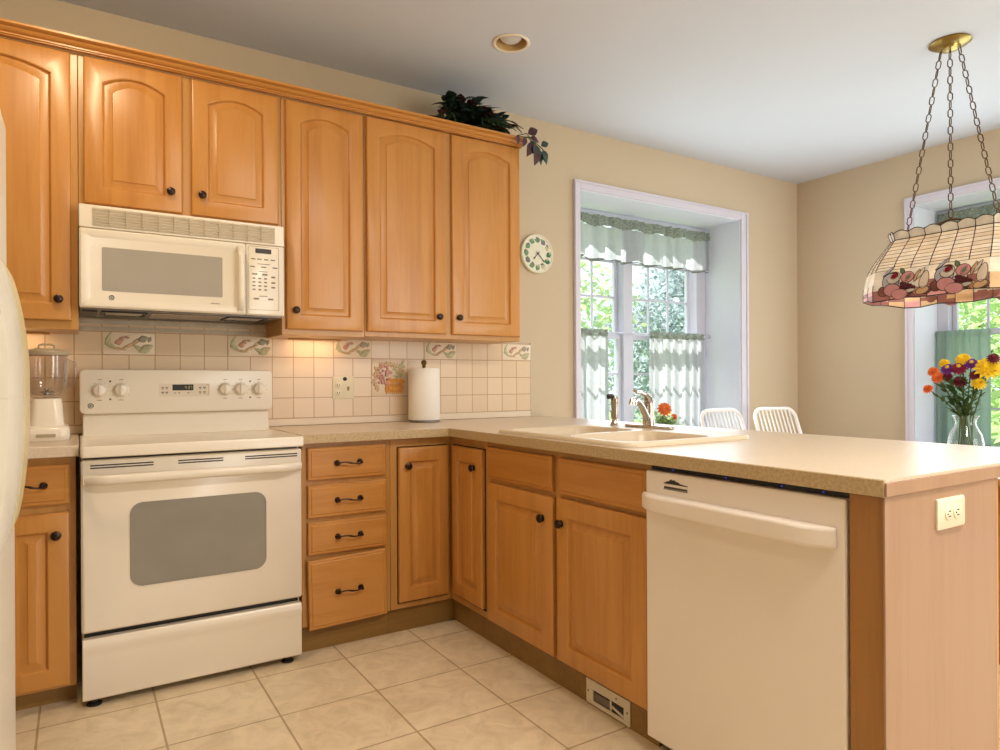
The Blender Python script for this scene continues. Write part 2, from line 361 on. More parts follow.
# windows: xf maps (u along the wall, v up, w into the room)
def window(name, xf, u0, u1, z0, z1, depth, mull, cols):
    """u0..u1 clear opening at the wall face; the sashes stand 'depth' behind it"""
    t = MB(xf)
    for a, b, c, e in ((u0-.0, u0+.012, z0, z1), (u1-.012, u1, z0, z1), (u0, u1, z1-.012, z1), (u0-.0, u1, z0, z0+.03)):
        t.box(a, b, c, e, -.44, 0.001)
    root = t.build(name, 'reveal_paint', smooth=0); struct(root)
    c = MB(xf)                                                     # casing with a stepped profile
    for a, b, e, g in ((u0-.045, u0+.006, z0-.05, z1+.05), (u1-.006, u1+.065, z0-.05, z1+.05), (u0+.006, u1-.006, z1-.006, z1+.05)):
        c.box(a, b, e, g, 0.001, .016)
    for a, b, e, g in ((u0-.045, u0-.028, z0-.05, z1+.05), (u1+.045, u1+.065, z0-.05, z1+.05), (u0-.028, u1+.045, z1+.034, z1+.05)):
        c.box(a, b, e, g, .016, .026)
    c.build('window_casing', 'trim_paint', root, bevel=.004)
    MB(xf).box(u0-.06, u1+.06, z0-.03, z0+.03, 0.001, .04).build('window_sill', 'trim_paint', root, bevel=.006)
    f = MB(xf); d0, d1 = -depth-.10, -depth
    f.box(u0+.0125, cols[0][0]-.03, z0+.03, z1-.013, d0, d1); f.box(cols[-1][1]+.045, u1-.0125, z0+.03, z1-.013, d0, d1)
    f.box(cols[0][0]-.03, cols[-1][1]+.045, z1-.05, z1-.013, d0, d1); f.box(cols[0][0]-.03, cols[-1][1]+.045, z0+.03, z0+.05, d0, d1)
    if mull: f.box(cols[0][1]+.028, cols[1][0]-.028, z0+.05, z1-.05, d0, d1+.008)
    f.build('window_frame', 'vinyl_white', root, bevel=.004)
    mid = 1.46
    for (a, b) in cols:
        for (g0, g1, w0) in ((z0+.085, mid-.022, -depth-.05), (mid+.022, z1-.085, -depth-.09)):
            s = MB(xf)
            e = .028
            s.box(a-e, a, g0-.034, g1+.034, w0, w0+.032); s.box(b, b+e, g0-.034, g1+.034, w0, w0+.032)
            s.box(a, b, g0-.034, g0, w0, w0+.032); s.box(a, b, g1, g1+.034, w0, w0+.032)
            for k in (1, 2):
                u = a+(b-a)*k/3; s.box(u-.008, u+.008, g0, g1, w0+.009, w0+.023)
                z = g0+(g1-g0)*k/3; s.box(a, b, z-.008, z+.008, w0+.010, w0+.022)
            so = s.build('window_sash', 'vinyl_white', root, bevel=.002)
            MB(xf).box(a-.004, b+.004, g0-.004, g1+.004, w0+.014, w0+.018).build('pane', 'pane_glass', so, smooth=0)
    return root
window('window_1', FB(0), W0, W1, WZ0, WZ1, .33, True, [(2.752, 3.373), (3.522, 4.148)])
window('window_2', FP(XR), -V0, -V1, WZ0, 2.37, .32, True, [(1.02, 1.60), (1.75, 2.33)])

# ------------------------------------------------------------------ cabinet parts
def door_loops(mb, u0, u1, v0, v1, t, stile, rail_b, rail_t, rise):
    m = 14 if rise else 2
    uc = (u0+u1)/2
    def outer(i, w):
        L = [(u0+i, v0+i, w), (u1-i, v0+i, w)]
        return L+[((u1-i)+((u0+i)-(u1-i))*k/m, v1-i, w) for k in range(m+1)]
    hw = (u1-u0)/2-stile
    def inner(i, w, i2=None):
        a, b = u0+stile+i, u1-stile-i; vb = v0+rail_b+i; vs = v1-rail_t-rise-i
        L = [(a, vb, w), (b, vb, w)]
        for k in range(m+1):
            u = b+(a-b)*k/m; q = (u-uc)/(hw-i)
            L.append((u, vs+(rise*(1-q*q) if rise else 0), w))
        return L
    mb.loops([outer(0, 0), outer(0, t-.006), outer(.003, t-.002), outer(.008, t), inner(0, t), inner(.003, t-.002), inner(.006, t-.010), inner(.009, t-.0125),
              inner(.012, t-.0125), inner(.036, t-.003), inner(.037, t-.0005), inner(.040, t)])
def knob(parent, xf, u, v, w):
    p = xf @ Vector((u, v, w)); ax = (xf.to_3x3() @ Vector((0, 0, 1)))
    return MB().lathe([(.013, 0), (.0135, .002), (.009, .004), (.008, .008), (.0135, .011), (.0165, .015), (.015, .020), (.009, .023), (.002, .024)], p, ax, 16).build('knob', 'bronze', parent)
def pull(parent, xf, u, v, w, half=.05):
    h = MB(xf)
    for s in (-1, 1):
        h.lathe([(.012, 0), (.0125, .003), (.008, .006), (.006, .016), (.008, .022), (.006, .028)], (u+s*half, v, w), (0, 0, 1), 14)
    pts = [(u+half*(k/8-1)*1.0 if k <= 8 else u+half*(k-8)/8, v+.004*math.sin(PI*k/8), w+.022+.004*math.sin(PI*k/16)) for k in range(17)]
    h.tube(pts, [.0045-.0015*abs(math.sin(PI*k/8)) for k in range(17)], 8)
    return h.build('handle', 'bronze', parent)
def door(parent, xf, u0, u1, v0, v1, w0=0.001, t=.02, rise=0.0, stile=.062, kn=None, mat='maple', rt=.055, name='door'):
    d = MB(xf @ Matrix.Translation((0, 0, w0))); door_loops(d, u0, u1, v0, v1, t, stile, .062, rt if rise else .062, rise)
    o = d.build(name, mat, parent, smooth=25)
    if kn: knob(o, xf, kn[0], kn[1], w0+t)
    return o
def drawer(parent, xf, u0, u1, v0, v1, w0=0.001, t=.02, mat='maple_flat', handle=True, name='drawer', half=.05):
    d = MB(xf @ Matrix.Translation((0, 0, w0)))
    def o_(i, w): return [(u0+i, v0+i, w), (u1-i, v0+i, w), (u1-i, v1-i, w), (u0+i, v1-i, w)]
    d.loops([o_(0, 0), o_(0, t-.006), o_(.004, t-.003), o_(.012, t-.003), o_(.016, t)])
    ob = d.build(name, mat, parent, smooth=25)
    if handle: pull(ob, xf, (u0+u1)/2, (v0+v1)/2, w0+t, half)
    return ob

# ---- wall cabinets
UF = FB(-.305)
def upper(label, x0, x1, z0, z1, doors, rise=.035):
    c = thing('wall_cabinet', label, 'cabinet', ((x0+x1)/2, -.15, z0))
    MB().box(x0, x1, -.305, -.013, z0, z1).build('body', 'maple_frame', c, bevel=.002)
    for a, b, v0, v1, k in doors: door(c, UF, a, b, v0, v1, rise=rise, kn=k)
    return c
upper('tall honey maple wall cabinet left of the white microwave, partly behind the refrigerator', -.56, -.001, 1.337, 2.41, [(-.50, -.024, 1.37, 2.400, (-.066, 1.45))])
upper('short two-door maple wall cabinet directly above the white microwave', .0, .772, 1.815, 2.41, [(.018, .366, 1.832, 2.400, (.322, 1.914)), (.402, .757, 1.832, 2.400, (.441, 1.917))])
upper('single-door tall maple wall cabinet just right of the microwave', .773, 1.162, 1.343, 2.41, [(.791, 1.150, 1.37, 2.400, (.830, 1.455))])
upper('two-door tall maple wall cabinet at the window end, under the trailing ivy', 1.163, 2.060, 1.348, 2.41, [(1.172, 1.597, 1.372, 2.404, (1.553, 1.459)), (1.632, 2.052, 1.372, 2.404, (1.668, 1.459))])
prof = [(-.307, 2.4105), (-.330, 2.4105), (-.330, 2.414), (-.337, 2.415), (-.337, 2.420), (-.334, 2.422), (-.342, 2.424), (-.352, 2.429), (-.357, 2.435), (-.354, 2.437), (-.368, 2.439), (-.373, 2.442), (-.373, 2.450), (-.368, 2.452), (-.307, 2.452)]
cr = MB(Matrix(((0, 0, 1, 0), (1, 0, 0, 0), (0, 1, 0, 0), (0, 0, 0, 1))))
ex = lambda y: 2.060+min(.008, (-.305-y)*.12)
L = [[(y, z, -.62) for y, z in prof], [(y, z, ex(y)) for y, z in prof]]
cr.loops(L)
cr.m = 0
o = cr.build('crown_molding', 'maple_flat')
tag(o, 'long stepped maple crown moulding running along the tops of all the wall cabinets', 'moulding')
# crown return on the exposed end
MB().box(2.0605, 2.066, -.33, -.013, 2.4105, 2.450).build('return', 'maple_side_shade', o, bevel=.004)

# ---- base cabinets
BF = FB(-.587); PF = FP(1.48)
ZT = .875
def base_body(c, x0, x1, y0, y1, z0=.11): MB().box(x0, x1, y0, y1, z0, ZT).build('body', 'maple_frame', c, bevel=.0015)
c = thing('base_cabinet', 'narrow maple base cabinet between refrigerator and range, one drawer over one door', 'cabinet', (-.25, -.3, 0))
base_body(c, -.50, -.012, -.587, -.013, .07)
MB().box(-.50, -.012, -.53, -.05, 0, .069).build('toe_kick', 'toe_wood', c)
drawer(c, BF, -.25, -.031, .711, .848, half=.035)
door(c, BF, -.25, -.031, .082, .682, kn=(-.071, .606))
c = thing('drawer_cabinet', 'maple base cabinet with a stack of four drawers right of the range', 'cabinet', (.97, -.3, 0))
base_body(c, .778, 1.170, -.587, -.013)
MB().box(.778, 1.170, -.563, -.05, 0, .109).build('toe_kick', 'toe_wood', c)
drawer(c, BF, .800, 1.144, .720, .855); drawer(c, BF, .800, 1.146, .563, .699); drawer(c, BF, .800, 1.147, .409, .544)
tilt = Matrix.Translation((.97, .25, 0)) @ Matrix.Rotation(math.radians(1.6), 4, 'Z') @ Matrix.Rotation(math.radians(1.2), 4, 'X') @ Matrix.Translation((-.97, -.25, .006))
drawer(c, BF @ tilt, .799, 1.143, .103, .393)
c = thing('corner_cabinet', 'inside corner maple base cabinet with two recessed narrow doors meeting at right angles', 'cabinet', (1.6, -.4, 0))
b = MB()
poly = [(1.171, -.013), (1.171, -.587), (1.480, -.587), (1.480, -.918), (1.97, -.918), (1.97, -.013)]
b.prism(poly, .11, ZT); b.build('body', 'maple_frame', c, bevel=.0015)
b = MB(); b.prism([(1.171, -.05), (1.171, -.563), (1.506, -.563), (1.506, -.918), (1.95, -.918), (1.95, -.05)], 0, .109)
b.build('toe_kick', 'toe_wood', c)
MB(BF).box(1.2030, 1.455, .134, .8375, .0004, .0022).build('door_gap', 'dark_gap', c)
MB(PF).box(.612, .9025, .138, .8375, .0004, .0022).build('door_gap', 'dark_gap', c)
door(c, BF, 1.206, 1.457, .142, .834, w0=.003, stile=.052, kn=(1.246, .752))
door(c, PF, .6295, .899, .150, .834, w0=.003, stile=.05, kn=(.836, .751))
c = thing('sink_cabinet', 'maple sink base cabinet in the peninsula, two false drawer fronts over two doors', 'cabinet', (1.7, -1.4, 0))
b = MB(); b.prism([(-.918-.001, .11), (-.919, ZT), (-1.888, ZT), (-1.888, .11)], 1.4801, 1.502); b.v = [Vector((p.z, p.x, p.y)) for p in b.v]
b.box(1.5021, 1.94, -1.888, -.919, .11, .74); b.box(1.9401, 1.97, -1.888, -.919, .11, ZT)
b.build('body', 'maple_frame', c, bevel=.0015)
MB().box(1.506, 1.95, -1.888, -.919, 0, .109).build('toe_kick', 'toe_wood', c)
drawer(c, PF, .944, 1.398, .722, .853, mat='maple_side_shade', handle=False, name='drawer_front')
drawer(c, PF, 1.440, 1.884, .722, .853, mat='maple_side_shade', handle=False, name='drawer_front')
door(c, PF, .944, 1.402, .119, .702, kn=(1.345, .618), stile=.066)
door(c, PF, 1.428, 1.884, .119, .706, kn=(1.459, .617), stile=.066)
# peninsula end: filler post and end panel
c = thing('peninsula_end_panel', 'smooth pale maple panel closing the near end of the peninsula', 'panel', (1.7, -2.6, 0))
MB().box(1.446, 1.97, -2.609, -2.6035, 0, .877).build('panel', 'end_panel_wood', c, bevel=.0015)
MB().box(1.452, 1.52, -2.603, -2.527, 0, .874).build('filler_post', 'filler_wood', c, bevel=.0015)
MB().box(1.97, 1.99, -2.604, -.02, 0, .874).build('back_panel', 'maple_frame', c)
# seam strip along the top of the panel, flush with the worktop
MB().box(1.443, 2.44, -2.6145, -2.6095, .878, .9075).build('edge_strip', 'end_panel_wood', c, bevel=.001)

# ---- worktops
c = tag(MB().box(-.50, -.003, -.635, -.013, .876, .914).build('countertop', 'laminate', bevel=.003), 'short beige laminate worktop piece left of the range, under the blender', 'countertop')
SX0, SX1, SY0, SY1 = 1.468, 2.095, -1.80, -.985
hx0, hx1, hy0, hy1 = SX0+.02, SX1-.02, SY0+.02, SY1-.02
c = thing('countertop', 'L-shaped beige laminate worktop from range around to the peninsula end', 'countertop', (1.6, -.6, .876))
t = MB()
def grid_top(z0, z1):
    xs = [.767, 1.446, hx0, hx1, 2.44]; ys = [-2.6085, hy0, hy1, -.632, -.013]
    keep = lambda i, j: not (i == 0 and j < 3) and not (i == 2 and j == 1)
    idx = {}
    for j, y in enumerate(ys):
        for i, x in enumerate(xs):
            for k, z in enumerate((z0, z1)): idx[i, j, k] = len(t.v); t.v.append(Vector((x, y, z)))
    def face(*q): t.f.append(tuple(idx[p] for p in q)); t.mi.append(0)
    for i in range(4):
        for j in range(4):
            if not keep(i, j): continue
            face((i, j, 1), (i+1, j, 1), (i+1, j+1, 1), (i, j+1, 1)); face((i, j, 0), (i, j+1, 0), (i+1, j+1, 0), (i+1, j, 0))
            for di, dj, a, b_ in ((-1, 0, (i, j), (i, j+1)), (1, 0, (i+1, j), (i+1, j+1)), (0, -1, (i, j), (i+1, j)), (0, 1, (i, j+1), (i+1, j+1))):
                ii, jj = i+di, j+dj
                if 0 <= ii < 4 and 0 <= jj < 4 and keep(ii, jj): continue
                face(a+(0,), b_+(0,), b_+(1,), a+(1,))
grid_top(.9, .914)
t.build('top', 'laminate', c, smooth=0)
e = MB(); e.box(.767, 1.441, -.635, -.60, .876, .9135); e.box(1.441, 1.4455, -2.6085, -.6, .876, .9135); e.box(1.4455, 1.475, -2.6085, -.60, .876, .8995)
e.box(1.475, 2.44, -2.6085, -2.58, .876, .8995); e.box(2.40, 2.44, -2.58, -.013, .876, .8995)
e.build('front_edge', 'laminate_edge_shade', c, bevel=.0015)
# ---- double-bowl sink
s = thing('sink', 'biscuit double-bowl drop-in sink set in the peninsula worktop', 'sink', (1.78, -1.4, .914))
b = MB()
def bowl(y0, y1, x0, x1):
    prof = [(0, .922), (.006, .920), (.012, .912), (.024, .80), (.05, .765), (.10, .758)]
    return [[(x, y, z) for x, y in rrect(x0+i, x1-i, y0+i, y1-i, max(.03, .075-i*.3))] for i, z in prof]
ym = (SY0+SY1)/2-.0
bowls = [(SY0+.035, ym-.015), (ym+.015, SY1-.035)]
rim = [[(x, y, z) for x, y in rrect(SX0+i, SX1-i, SY0+i, SY1-i, .06-i)] for i, z in ((0, .9145), (0, .923), (.005, .929), (.012, .930), (.018, .9285))]
b.loops(rim, cap0=False, cap1=False)
bx0, bx1 = SX0+.04, SX1-.165
# flat deck made of pieces around the bowls
o_ = rrect(SX0+.018, SX1-.018, SY0+.018, SY1-.018, .042)
me_ = bmesh.new()
def deck():
    bmx = bmesh.new(); edges = []
    for poly in [o_]+[rrect(bx0, bx1, y0, y1, .075) for y0, y1 in bowls]:
        vs = [bmx.verts.new((x, y, .9285)) for x, y in poly]
        edges += [bmx.edges.new((vs[i], vs[(i+1) % len(vs)])) for i in range(len(vs))]
    bmesh.ops.triangle_fill(bmx, use_beauty=True, edges=edges)
    bmx.verts.index_update()
    b.add([v.co[:] for v in bmx.verts], [tuple(v.index for v in f.verts) for f in bmx.faces]); bmx.free()
deck()
b.build('rim', 'sink_biscuit', s, smooth=50)
for y0, y1 in bowls:
    q = MB(); L = bowl(y0, y1, bx0, bx1); L[0] = [(x, y, .9285) for x, y, z in L[0]]; q.loops(L, cap0=False); ob = q.build('bowl', 'sink_biscuit', s, smooth=50)
    MB().lathe([(.045, .759), (.045, .762), (.038, .763), (.03, .761), (.012, .761)], ((bx0+bx1)/2, (y0+y1)/2, 0), n=20).build('drain', 'chrome', ob)
# ---- faucet and sprayer
fx, fy = 2.045, -1.305
f = thing('faucet', 'chrome single-lever kitchen faucet behind the sink', 'faucet', (fx, fy, .925))
MB().prism([(x, y) for x, y in rrect(fx-.025, fx+.025, fy-.135, fy+.135, .024)], .9288, .940).build('base_plate', 'chrome', f, bevel=.003)
MB().lathe([(.026, .938), (.027, .95), (.022, .98), (.024, 1.01), (.022, 1.035), (.012, 1.045)], (fx, fy, 0), n=20).build('post', 'chrome', f)
fa = lambda r_, z: (fx-r_*.94, fy-r_*.34, z)
MB().tube([fa(.0, .955), fa(.03, .985), fa(.065, 1.020), fa(.095, 1.042), fa(.12, 1.050), fa(.142, 1.046), fa(.146, 1.030)], [.015, .015, .0145, .014, .014, .016, .017], 12).build('spout', 'chrome', f)
MB().tube([fa(0, 1.03), fa(.008, 1.055), fa(.035, 1.072), fa(.075, 1.080), fa(.115, 1.082), fa(.135, 1.090)], [.02, .017, .011, .009, .008, .006], 10).build('lever', 'chrome', f)
p = thing('sink_sprayer', 'slim chrome pull-out sprayer standing left of the faucet', 'sprayer', (fx, -1.092, .925))
MB().lathe([(.022, .9288), (.022, .932), (.014, .945), (.012, .96)], (fx, -1.092, 0), n=16).build('collar', 'chrome', p)
MB().lathe([(.016, .958), (.018, .98), (.014, 1.0), (.017, 1.03), (.018, 1.05), (.012, 1.062)], (fx, -1.092, 0), n=16).build('wand', 'steel', p)
MB().tube([(fx, -1.092, 1.05), (fx-.02, -1.090, 1.060), (fx-.036, -1.088, 1.058)], [.010, .011, .012], 10).build('spray_head', 'black_plastic', p)

# ------------------------------------------------------------------ dishwasher
DX = 1.452
d = thing('dishwasher', 'white built-in dishwasher with bar handle in the peninsula', 'dishwasher', (1.7, -2.2, 0))
u0, u1 = 1.8905, 2.518
MB().box(1.50, 1.96, -u1-.004, -u0, .02, .872).build('tub', 'black_plastic', d)
DP = FP(DX)
q = MB(DP); P = [(u0, .052), (u1, .052), (u1, .858), (u0, .858)]
q.loops([[(u, v, -.046) for u, v in P], [(u, v, -.004) for u, v in P], [(u+(.004 if u == u0 else -.004), v+(.004 if v == .052 else -.004), 0) for u, v in P]])
dd = q.build('door', 'dishwasher_white', d, bevel=.003)
h = MB(DP)
L = []
for k in range(13):
    u = u0-.004+(u1-.02-u0+.004)*k/12; ww = .012+.028*min(1, min(k, 12-k)/1.0)
    L.append([(u, v, w_) for v, w_ in ((.745, .0), (.742, ww-.006), (.748, ww), (.786, ww), (.792, ww-.006), (.792, 0.0))])
h.loops(L); h.build('handle', 'dishwasher_white', dd, bevel=.003)
e = MB(DP)
pts = [(1.966, .829), (1.974, .8305), (1.980, .834), (1.987, .835), (1.994, .841), (2.0, .8385), (2.006, .840), (2.014, .8365), (2.022, .835), (2.030, .831), (2.044, .8295), (2.058, .8285), (2.058, .8265), (1.966, .8265)]
e.prism(pts, .0003, .0012)
for k in range(14): e.box(1.968+k*.0064, 1.9725+k*.0064, .813, .819, .0003, .0012)
e.box(1.966, 2.058, .810, .8115, .0003, .0012)
e.build('emblem', 'print_dark', dd, smooth=0)
for u in (1.98, 2.17, 2.34, 2.45): MB(FP(1.475)).box(u, u+.004, .863, .866, 0, .002).build('indicator_light', 'led_blue', d, smooth=0)
MB(FP(1.475)).box(u0+.004, u1-.004, .8585, .872, -.02, -.001).build('control_strip', 'black_plastic', d)
MB().box(1.53, 1.56, -u1, -u0, .0, .05).build('toe_panel', 'black_plastic', d)

# ------------------------------------------------------------------ range
r = thing('range', 'white freestanding electric range with oven window and rear control panel', 'range', (.38, -.33, 0))
MB().box(.004, .758, -.612, -.03, .035, .868).build('body', 'almond_matte', r, bevel=.003)
for x in (.03, .70):
    MB().lathe([(.024, 0), (.024, .006), (.014, .012), (.014, .0265)], (x+.01, -.618, 0), n=14).build('leg', 'black_plastic', r)
    MB().lathe([(.024, 0), (.024, .006), (.014, .012), (.014, .04)], (x+.01, -.10, 0), n=14).build('leg', 'black_plastic', r)
MB().box(.01, .752, -.618, -.6125, .845, .872).build('door_gap', 'black_plastic', r)
MB().box(.01, .752, -.618, -.6125, .236, .262).build('drawer_gap', 'black_plastic', r)
ct = MB()
cp = [[(x, y, z) for x, y in rrect(0+i, .766-i, -.676+i, -.05-i*.2, .014)] for i, z in ((.003, .8715), (0, .875), (0, .905), (.003, .911), (.012, .9115), (.020, .9055))]
ct.loops(cp); ct.build('cooktop', 'almond', r, smooth=40)
bgd = MB(); bgd.prism([(-.115, .904), (-.100, 1.0), (-.05, 1.0), (-.05, .904)], .012, .760)
bgd.v = [Vector((p.z, p.x, p.y)) for p in bgd.v]
bgd.build('riser', 'almond', r, bevel=.004)
panel = MB(FB(-.05))
pp = rrect(.001, .773, 1.0005, 1.187, .022)
panel.loops([[(u, v, 0) for u, v in pp], [(u, v, .070) for u, v in pp], [(u, v, .078) for u, v in rrect(.003, .771, 1.003, 1.185, .02)], [(u, v, .081) for u, v in rrect(.010, .764, 1.009, 1.179, .016)]])
pn = panel.build('control_panel', 'almond', r, smooth=40)
CP = FB(-.1312)
for u in (.072, .150, .562, .629, .709):
    k = MB(CP); k.lathe([(.030, 0), (.030, .004), (.024, .008), (.0235, .022), (.019, .025)], (u, 1.100, 0), (0, 0, 1), 22)
    k.box(u-.005, u+.005, 1.079, 1.121, .02, .031); k.build('knob', 'almond', pn, bevel=.0015)
kp = MB(CP); kp.prism(rrect(.294, .497, 1.070, 1.126, .006), .0002, .0010); kp.build('keypad', 'almond_matte', pn, smooth=0)
MB(CP).box(.346, .430, 1.096, 1.122, .0010, .0022).build('display', 'display_black', pn)
dg = MB(CP)
SEG = {'4': 'bcfg', '3': 'abcdg', '7': 'abc'}
def seg7(m, ch, u, v, s, w_):
    q = dict(a=(0, 2*s, s, 2*s), g=(0, s, s, s), d=(0, 0, s, 0), f=(0, s, 0, 2*s), e=(0, 0, 0, s), b=(s, s, s, 2*s), c=(s, 0, s, s))
    for k in SEG[ch]:
        a = q[k]; m.box(u+a[0]-.0006, u+a[2]+.0006, v+a[1]-.0006, v+a[3]+.0006, w_, w_+.0004)
for i, ch in enumerate('437'): seg7(dg, ch, .396+i*.0095+(.003 if i else 0), 1.1035, .0055, .0022)
dg.build('digits', 'display_green', pn, smooth=0)
mk = MB(CP)
for u in (.302, .318, .452, .470):
    for v in (1.106, 1.086): mk.box(u, u+.011, v, v+.005, .0010, .0014); mk.box(u+.002, u+.009, v-.005, v-.002, .0010, .0014)
for u in (.352, .368, .405): mk.box(u, u+.009, 1.083, 1.087, .0010, .0014)
mk.build('keypad_print', 'print_grey', pn, smooth=0)
for u in (.072, .150, .562, .629, .709):
    mk = MB(CP)
    for k in range(-4, 5):
        a = PI/2+k*.55; mk.box(u+.036*math.cos(a)-.0012, u+.036*math.cos(a)+.0012, 1.1+.034*math.sin(a)-.001, 1.1+.034*math.sin(a)+.001, .0002, .0006)
    mk.box(u-.009, u+.009, 1.057, 1.0595, .0002, .0006); mk.box(u-.006, u-.001, 1.142, 1.146, .0002, .0006); mk.box(u+.002, u+.007, 1.142, 1.146, .0002, .0006)
    mk.build('knob_print', 'print_grey', pn, smooth=0)
mp = MB(CP)
for a in ((.482, .494, 1.078, 1.0795), (.482, .494, 1.120, 1.1215), (.4925, .494, 1.078, 1.1215)): mp.box(*a, .0011, .0015)
mp.build('key_outline', 'print_pink', pn, smooth=0)
for u, v in ((.110, 1.137), (.110, 1.062), (.671, 1.135), (.671, 1.061)): MB(CP).prism([(u+.004*math.cos(k*PI/5), v+.004*math.sin(k*PI/5)) for k in range(10)], .0002, .0008).build('indicator_dot', 'print_dark', pn, smooth=0)
def badge(parent, xf, u, v, rr):
    g = MB(xf); n = 24
    g.loops([[(u+a*math.cos(2*PI*i/n), v+a*math.sin(2*PI*i/n), h_) for i in range(n)] for a, h_ in ((rr*.78, .0002), (rr, .0002), (rr, .0014), (rr*.78, .0014))], close=True)
    for sx in (-1, 1):                                             # two curled monogram strokes
        g.tube([(u+sx*rr*.30+sx*rr*.26*math.cos(a)*.9, v+rr*.38*math.sin(a), .0008) for a in [PI*.1+k*PI*1.6/9 for k in range(10)]], rr*.075, 6)
    g.build('badge', 'print_dark', parent)
badge(pn, CP, .040, 1.036, .0105)
# oven door
OD = FB(-.655)
q = MB(OD)
P = lambda i: rrect(.002+i, .760-i, .262+i, .862-i, .010)
q.loops([[(u, v, -.036) for u, v in P(0)], [(u, v, -.006) for u, v in P(0)], [(u, v, 0) for u, v in P(.006)]])
od = q.build('oven_door', 'almond', r, smooth=40)
q = MB(OD); a = rrect(.150, .620, .402, .702, .042, 8); a2 = rrect(.156, .614, .408, .696, .038, 8)
q.loops([[(u, v, .0003) for u, v in a], [(u, v, .003) for u, v in a], [(u, v, .003) for u, v in a2], [(u, v, .0015) for u, v in a2]])
q.build('oven_window', 'oven_glass', od, smooth=30)
hp = []
for k in range(21):
    s_ = k/20; u = .012+.742*s_; e_ = min(s_, 1-s_)*742/60
    hp.append((u, .795, .012+.034*math.sin(min(1, e_)*PI/2)))
q = MB(OD)
L = []
for i, p_ in enumerate(hp):
    L.append([(p_[0], .795+.017*math.cos(2*PI*k/12), p_[2]+.011*math.sin(2*PI*k/12)) for k in range(12)])
q.loops(L)
for u in (.02, .742): q.box(u-.012, u+.012, .781, .809, .0003, .02)
q.build('oven_handle', 'almond', od, smooth=50)
q = MB(OD)
for a0, a1 in ((.030, .226), (.307, .463), (.542, .742)):
    for v in (.8335, .8425): q.box(a0, a1, v-.0022, v+.0022, .0002, .001)
q.build('door_vent', 'print_dark', od, smooth=0)
# storage drawer with a sculpted grip ridge
q = MB(OD); L = []
prof = [(.027, -.036), (.027, -.006), (.033, 0), (.175, 0), (.195, .002), (.213, .007), (.226, .004), (.240, -.004), (.240, -.036)]
q.loops([[(x, v, w_) for v, w_ in prof] for x in (.004, .758)])
q.build('storage_drawer', 'almond', r, bevel=.003, smooth=50)

# ------------------------------------------------------------------ microwave
m = thing('microwave', 'white over-the-range microwave below the short maple cabinet', 'microwave', (.38, -.2, 1.417))
MB().box(.003, .760, -.372, -.014, 1.42, 1.8135).build('body', 'almond_matte', m, bevel=.002)
MF = FB(-.372)
q = MB(MF); q.box(.0, .762, 1.722, 1.810, .0005, .020)
vg = q.build('vent_grille', 'almond', m, bevel=.004)
q = MB(MF)
for k in range(6):
    v = 1.737+k*.0112
    q.loops([[(u, v+.0035, .0202), (u, v-.0035, .0202), (u, v-.0035, .0235), (u, v+.0015, .0285)] for u in (.045, .722)])
q.build('louver', 'almond_matte', vg, smooth=0)
q = MB(MF)
for k in range(7):
    v = 1.7315+k*.0112; q.box(.045, .722, v-.0012, v+.0012, .0202, .0208)
for k in range(1, 12): q.box(.045+k*.0564-.001, .045+k*.0564+.001, 1.731, 1.799, .0202, .0285)
q.build('louver_gap', 'louver_shade', vg, smooth=0)
q = MB(MF)
O = lambda i: rrect(.001+i, .601-i, 1.418+i, 1.719-i, .008)
q.loops([[(u, v, .0005) for u, v in O(0)], [(u, v, .019) for u, v in O(0)], [(u, v, .025) for u, v in O(.006)], [(u, v, .025) for u, v in O(.026)], [(u, v, .021) for u, v in O(.032)]])
md = q.build('door', 'almond', m, smooth=40)
q = MB(MF); a = rrect(.075, .508, 1.484, 1.651, .006); a2 = rrect(.080, .503, 1.489, 1.646, .005)
q.loops([[(u, v, .0212) for u, v in a], [(u, v, .0222) for u, v in a], [(u, v, .0216) for u, v in a2]])
q.build('window', 'microwave_glass', md, smooth=30)
badge(md, FB(-.372-.0212), .107, 1.459, .0095)
q = MB(FB(-.372-.0212))
for k in range(8): q.box(.462+k*.0045, .465+k*.0045, 1.4555, 1.459+.001*(k % 3), .0002, .0006)
q.build('nameplate', 'print_grey', md, smooth=0)
q = MB(MF); L = []
for k in range(17):
    v = 1.432+.272*k/16; e_ = min(k, 16-k)/3.0; w_ = .024+.030*math.sin(min(1, e_)*PI/2)
    L.append([(.578+.013*math.cos(2*PI*i/12), v, w_+.009*math.sin(2*PI*i/12)) for i in range(12)])
q.loops(L)
for v in (1.44, 1.696): q.box(.569, .587, v-.012, v+.012, .0205, .03)
q.build('handle', 'almond', md, smooth=50)
q = MB(MF); O = lambda i: rrect(.603+i, .761-i, 1.418+i, 1.719-i, .006)
q.loops([[(u, v, .0005) for u, v in O(0)], [(u, v, .019) for u, v in O(0)], [(u, v, .024) for u, v in O(.005)]])
mp = q.build('control_panel', 'almond', m, smooth=40)
MM = FB(-.372-.0242)
q = MB(MM)
n = rrect(.612, .738, 1.440, 1.712, .005); n2 = rrect(.6133, .7367, 1.4413, 1.7107, .0045)
q.loops([[(u, v, .0) for u, v in n], [(u, v, .0007) for u, v in n], [(u, v, .0007) for u, v in n2], [(u, v, 0) for u, v in n2]], close=True)
q.build('panel_outline', 'almond_dark', mp, smooth=0)
MB(MM).box(.640, .706, 1.683, 1.703, .0002, .001).build('display', 'display_black', mp)
def BT(*a): MB(MM).box(*a).build('button', 'print_grey', mp, smooth=0)
for i, u in enumerate((.622, .648, .676, .704)): BT(u, u+.018, 1.655, 1.660, .0002, .0007)
BT(.648, .700, 1.636, 1.6385, .0002, .0007); BT(.655, .690, 1.604, 1.606, .0002, .0007); BT(.655, .690, 1.498, 1.501, .0002, .0007)
